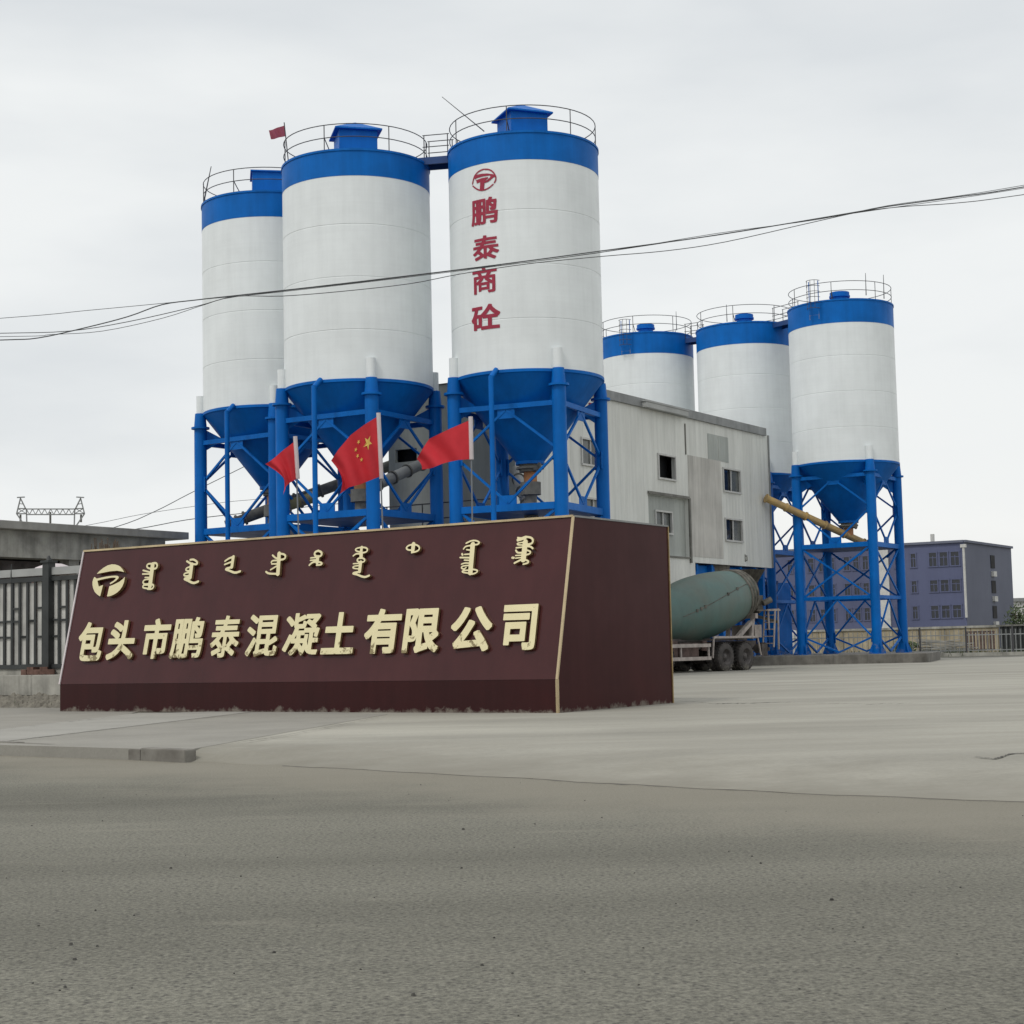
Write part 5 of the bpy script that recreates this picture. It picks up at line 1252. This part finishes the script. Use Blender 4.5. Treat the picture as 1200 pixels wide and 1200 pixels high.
# stained concrete wall before it
wa = at(905, 735, 128); wb = at(1170, 735, 118); zt9 = wb.z
L9 = (Vector((wb.x-wa.x, wb.y-wa.y, 0))).length
o = thing('compound_wall', 'stained buff concrete wall in front of the slate purple office building', 'wall', (wa.x, wa.y, 0), math.atan2(wb.y-wa.y, wb.x-wa.x))
mb = MB(); n9 = 9
for i in range(n9): mb.box((L9*(i+.5)/n9, 0, zt9/2), (L9/n9-.04, .3, zt9))
mb.build('wall_panel', MT['concwall'], o); MB().box((L9/2, 0, zt9+.08), (L9+.1, .5, .16)).build('coping', MT['concdk'], o)
# dark corrugated lean-to and the pale shed with a shrub at the right edge
a = at(1171, 734, 116); b = at(1245, 737, 113)
o = thing('dark_shed', 'dark low corrugated shed at the right end of the buff wall', 'shed', (a.x, a.y, 0), math.atan2(b.y-a.y, b.x-a.x)); Ls = (b-a).length
mb = MB()
for i in range(int(Ls/.35)): mb.box((.17+i*.35, 0, a.z/2), (.2, .12, a.z)).box((.345+i*.35, .05, a.z/2), (.15, .06, a.z))
mb.build('wall', MT['fencedk'], o); MB().box((Ls/2, 1.4, a.z+.05), (Ls+.3, 3.2, .12)).build('roof', MT['greydk'], o)
a = at(1189, 705, 190)
o = thing('pale_shed', 'pale walled shed with a grey roof at the far right edge', 'shed', (a.x, 190, 0), -.1)
MB().box((6, 3, a.z/2), (12, 6, a.z)).build('wall', MT['frame'], o); MB().box((6, 3, a.z+.2), (12.6, 6.6, .4)).build('roof', MT['fascia'], o)
def shrub(name, label, c, rx, h, seed, n=900):
    random.seed(seed); o = thing(name, label, 'shrub', (c.x, c.y, 0)); mb = MB()
    for i in range(n):
        a, b, r = random.uniform(0, 2*PI), random.uniform(-1, 1), random.random()**.35
        k = .75+.25*math.sin(a*3+b*4)
        p = Vector((rx*r*k*math.cos(a)*math.sqrt(1-b*b), rx*r*k*math.sin(a)*math.sqrt(1-b*b), h*.55+h*.45*r*b*k)); s = random.uniform(.10, .2)
        t = Vector((random.uniform(-1, 1), random.uniform(-1, 1), random.uniform(-1, 1))).normalized(); u = t.orthogonal().normalized()
        mb.add([p+t*s, p+u*s*.5, p-t*s, p-u*s*.5], [(0, 1, 2, 3)])
    mb.build('crown', MT['leaf'], o)
    st = MB()
    for k in range(5): st.tube([(0, 0, -.05), (.1*k-.2, .05*k-.1, h*.3), (.3*k-.6, .1*k-.2, h*.75)], .04, 5)
    st.build('stem', MT['twig'], o)
shrub('green_shrub', 'green shrub before the pale shed at the right edge', at(1194, 735, 150), 1.6, 4.4, 3)
shrub('green_shrub', 'low shrub growing at the fence foot right of the plinth', at(1060, 760, 100), .9, 1.0, 8, 400)
# railing fence along the yard edge, one run with pickets
a = at(922, 772, 97.5); b = at(1300, 772, 92.5); a.z = b.z = 0
o = thing('railing_fence', 'thin grey picket railing along the far edge of the yard', 'fence', a, math.atan2(b.y-a.y, b.x-a.x)); Lf = (b-a).length
mb = MB(); n9 = int(Lf/.26)
for i in range(n9): mb.box((i*.26, 0, .86), (.035, .035, 1.3))
mb.build('pickets', MT['grey'], o); MB().box((Lf/2, 0, 1.22), (Lf, .045, .06)).box((Lf/2, 0, .34), (Lf, .045, .06)).build('rails', MT['grey'], o)
for i in range(8): MB().box((i*Lf/7, 0, .85), (.1, .1, 1.72)).build('post', MT['rail'], o)
MB().box((Lf/2, .05, .08), (Lf, .35, .26)).build('kerb_base', MT['concdk'], o)
# brown slatted gate leaf, lumber heap, white drums
a = at(1135, 768, 104); o = thing('slatted_gate', 'brown slatted metal gate leaf leaning at the buff wall behind the railing', 'gate', (a.x, 104, 0), -.1)
mb = MB()
for i in range(9): mb.box((i*.2, 0, .85), (.11, .04, 1.25))
mb.build('slats', MT['rust'], o); MB().box((.8, .03, 1.42), (1.75, .03, .08)).box((.8, .03, .3), (1.75, .03, .08)).build('frame', MT['fencedk'], o)
mb = MB(); random.seed(12); c = at(1103, 765, 101)
for i in range(26):
    aa = random.uniform(-.35, .35); z_ = .08+.055*i*.6; d = Vector((math.cos(aa), math.sin(aa)*.6, random.uniform(-.12, .12)))*random.uniform(.9, 1.7)
    p = Vector((random.uniform(-.7, .7), random.uniform(-.5, .5), z_)); mb.beam(p-d, p+d, .1, .06)
o = mb.build('timber_heap', MT['conc']); o.location = (c.x, 101, 0); tag(o, 'untidy heap of pale timber behind the railing near the last silo leg', 'timber')
c = at(925, 752, 104)
o = MB().slathe([(0, 0), (.52, 0), (.55, .1), (.55, 1.5), (.42, 1.75), (.15, 1.85), (.15, 1.95), (0, 1.95)], 24).build('white_tank', MT['frame']); o.location = (c.x, 104, 0); tag(o, 'small white plastic tank behind the truck tail, near the buff wall', 'tank')
# blue steel bin wall behind the truck tail
a = at(872, 740, 84.5); b = at(912, 740, 83); zt8 = at(890, 684, 84).z
o = thing('steel_bin', 'blue steel aggregate bin seen behind the tail of the mixer truck', 'bin', (a.x, a.y, 0), math.atan2(b.y-a.y, b.x-a.x)); Lb = (b-a).length
MB().box((Lb/2, .6, zt8/2+.2), (Lb, 1.2, zt8-.4)).build('bin_body', MT['blue'], o)
mb = MB()
for k in range(4): mb.box((Lb*k/3, -.05, zt8/2), (.12, .12, zt8))
mb.box((Lb/2, -.05, zt8), (Lb+.2, .14, .16)).box((Lb/2, -.05, zt8*.5), (Lb, .1, .12)).build('bin_rib', MT['bluedk'], o)

# grass growing along the railing and the fence foot
def grass(name, pts, n, hmax, seed, spread):
    random.seed(seed); mb = MB()
    for i in range(n):
        t = random.random()*(len(pts)-1); k = min(int(t), len(pts)-2); p = lerp(Vector(pts[k]), Vector(pts[k+1]), t-k)
        if math.sin(t*37)+math.sin(t*91+2) < -.2: continue
        p += Vector((random.gauss(0, spread), random.gauss(0, spread), 0)); h = hmax*random.uniform(.35, 1); a = random.uniform(0, 2*PI); d = Vector((math.cos(a), math.sin(a), 0)); w_ = h*.06
        q = Vector((-d.y, d.x, 0)); tip = p+d*h*random.uniform(.1, .6)+Vector((0, 0, h))
        mb.add([p-q*w_, p+q*w_, lerp(p, tip, .55)+Vector((0, 0, h*.1))+q*w_*.7, tip], [(0, 1, 2), (0, 2, 3)])
    o = mb.build(name, MT['leaf']); o['kind'] = 'stuff'; return o
grass('railing_grass', [(19.5, 96.2, .01), (28, 95, .01), (48, 91.8, .01)], 2600, .5, 31, .35)
g0 = F0+FD*-6; g1 = F0+FD*3.5; nn_ = FNr*(1 if FNr.y < 0 else -1)
grass('fence_weeds', [tuple(g0+nn_*1.0), tuple(g1+nn_*1.0)], 260, .22, 5, .2)
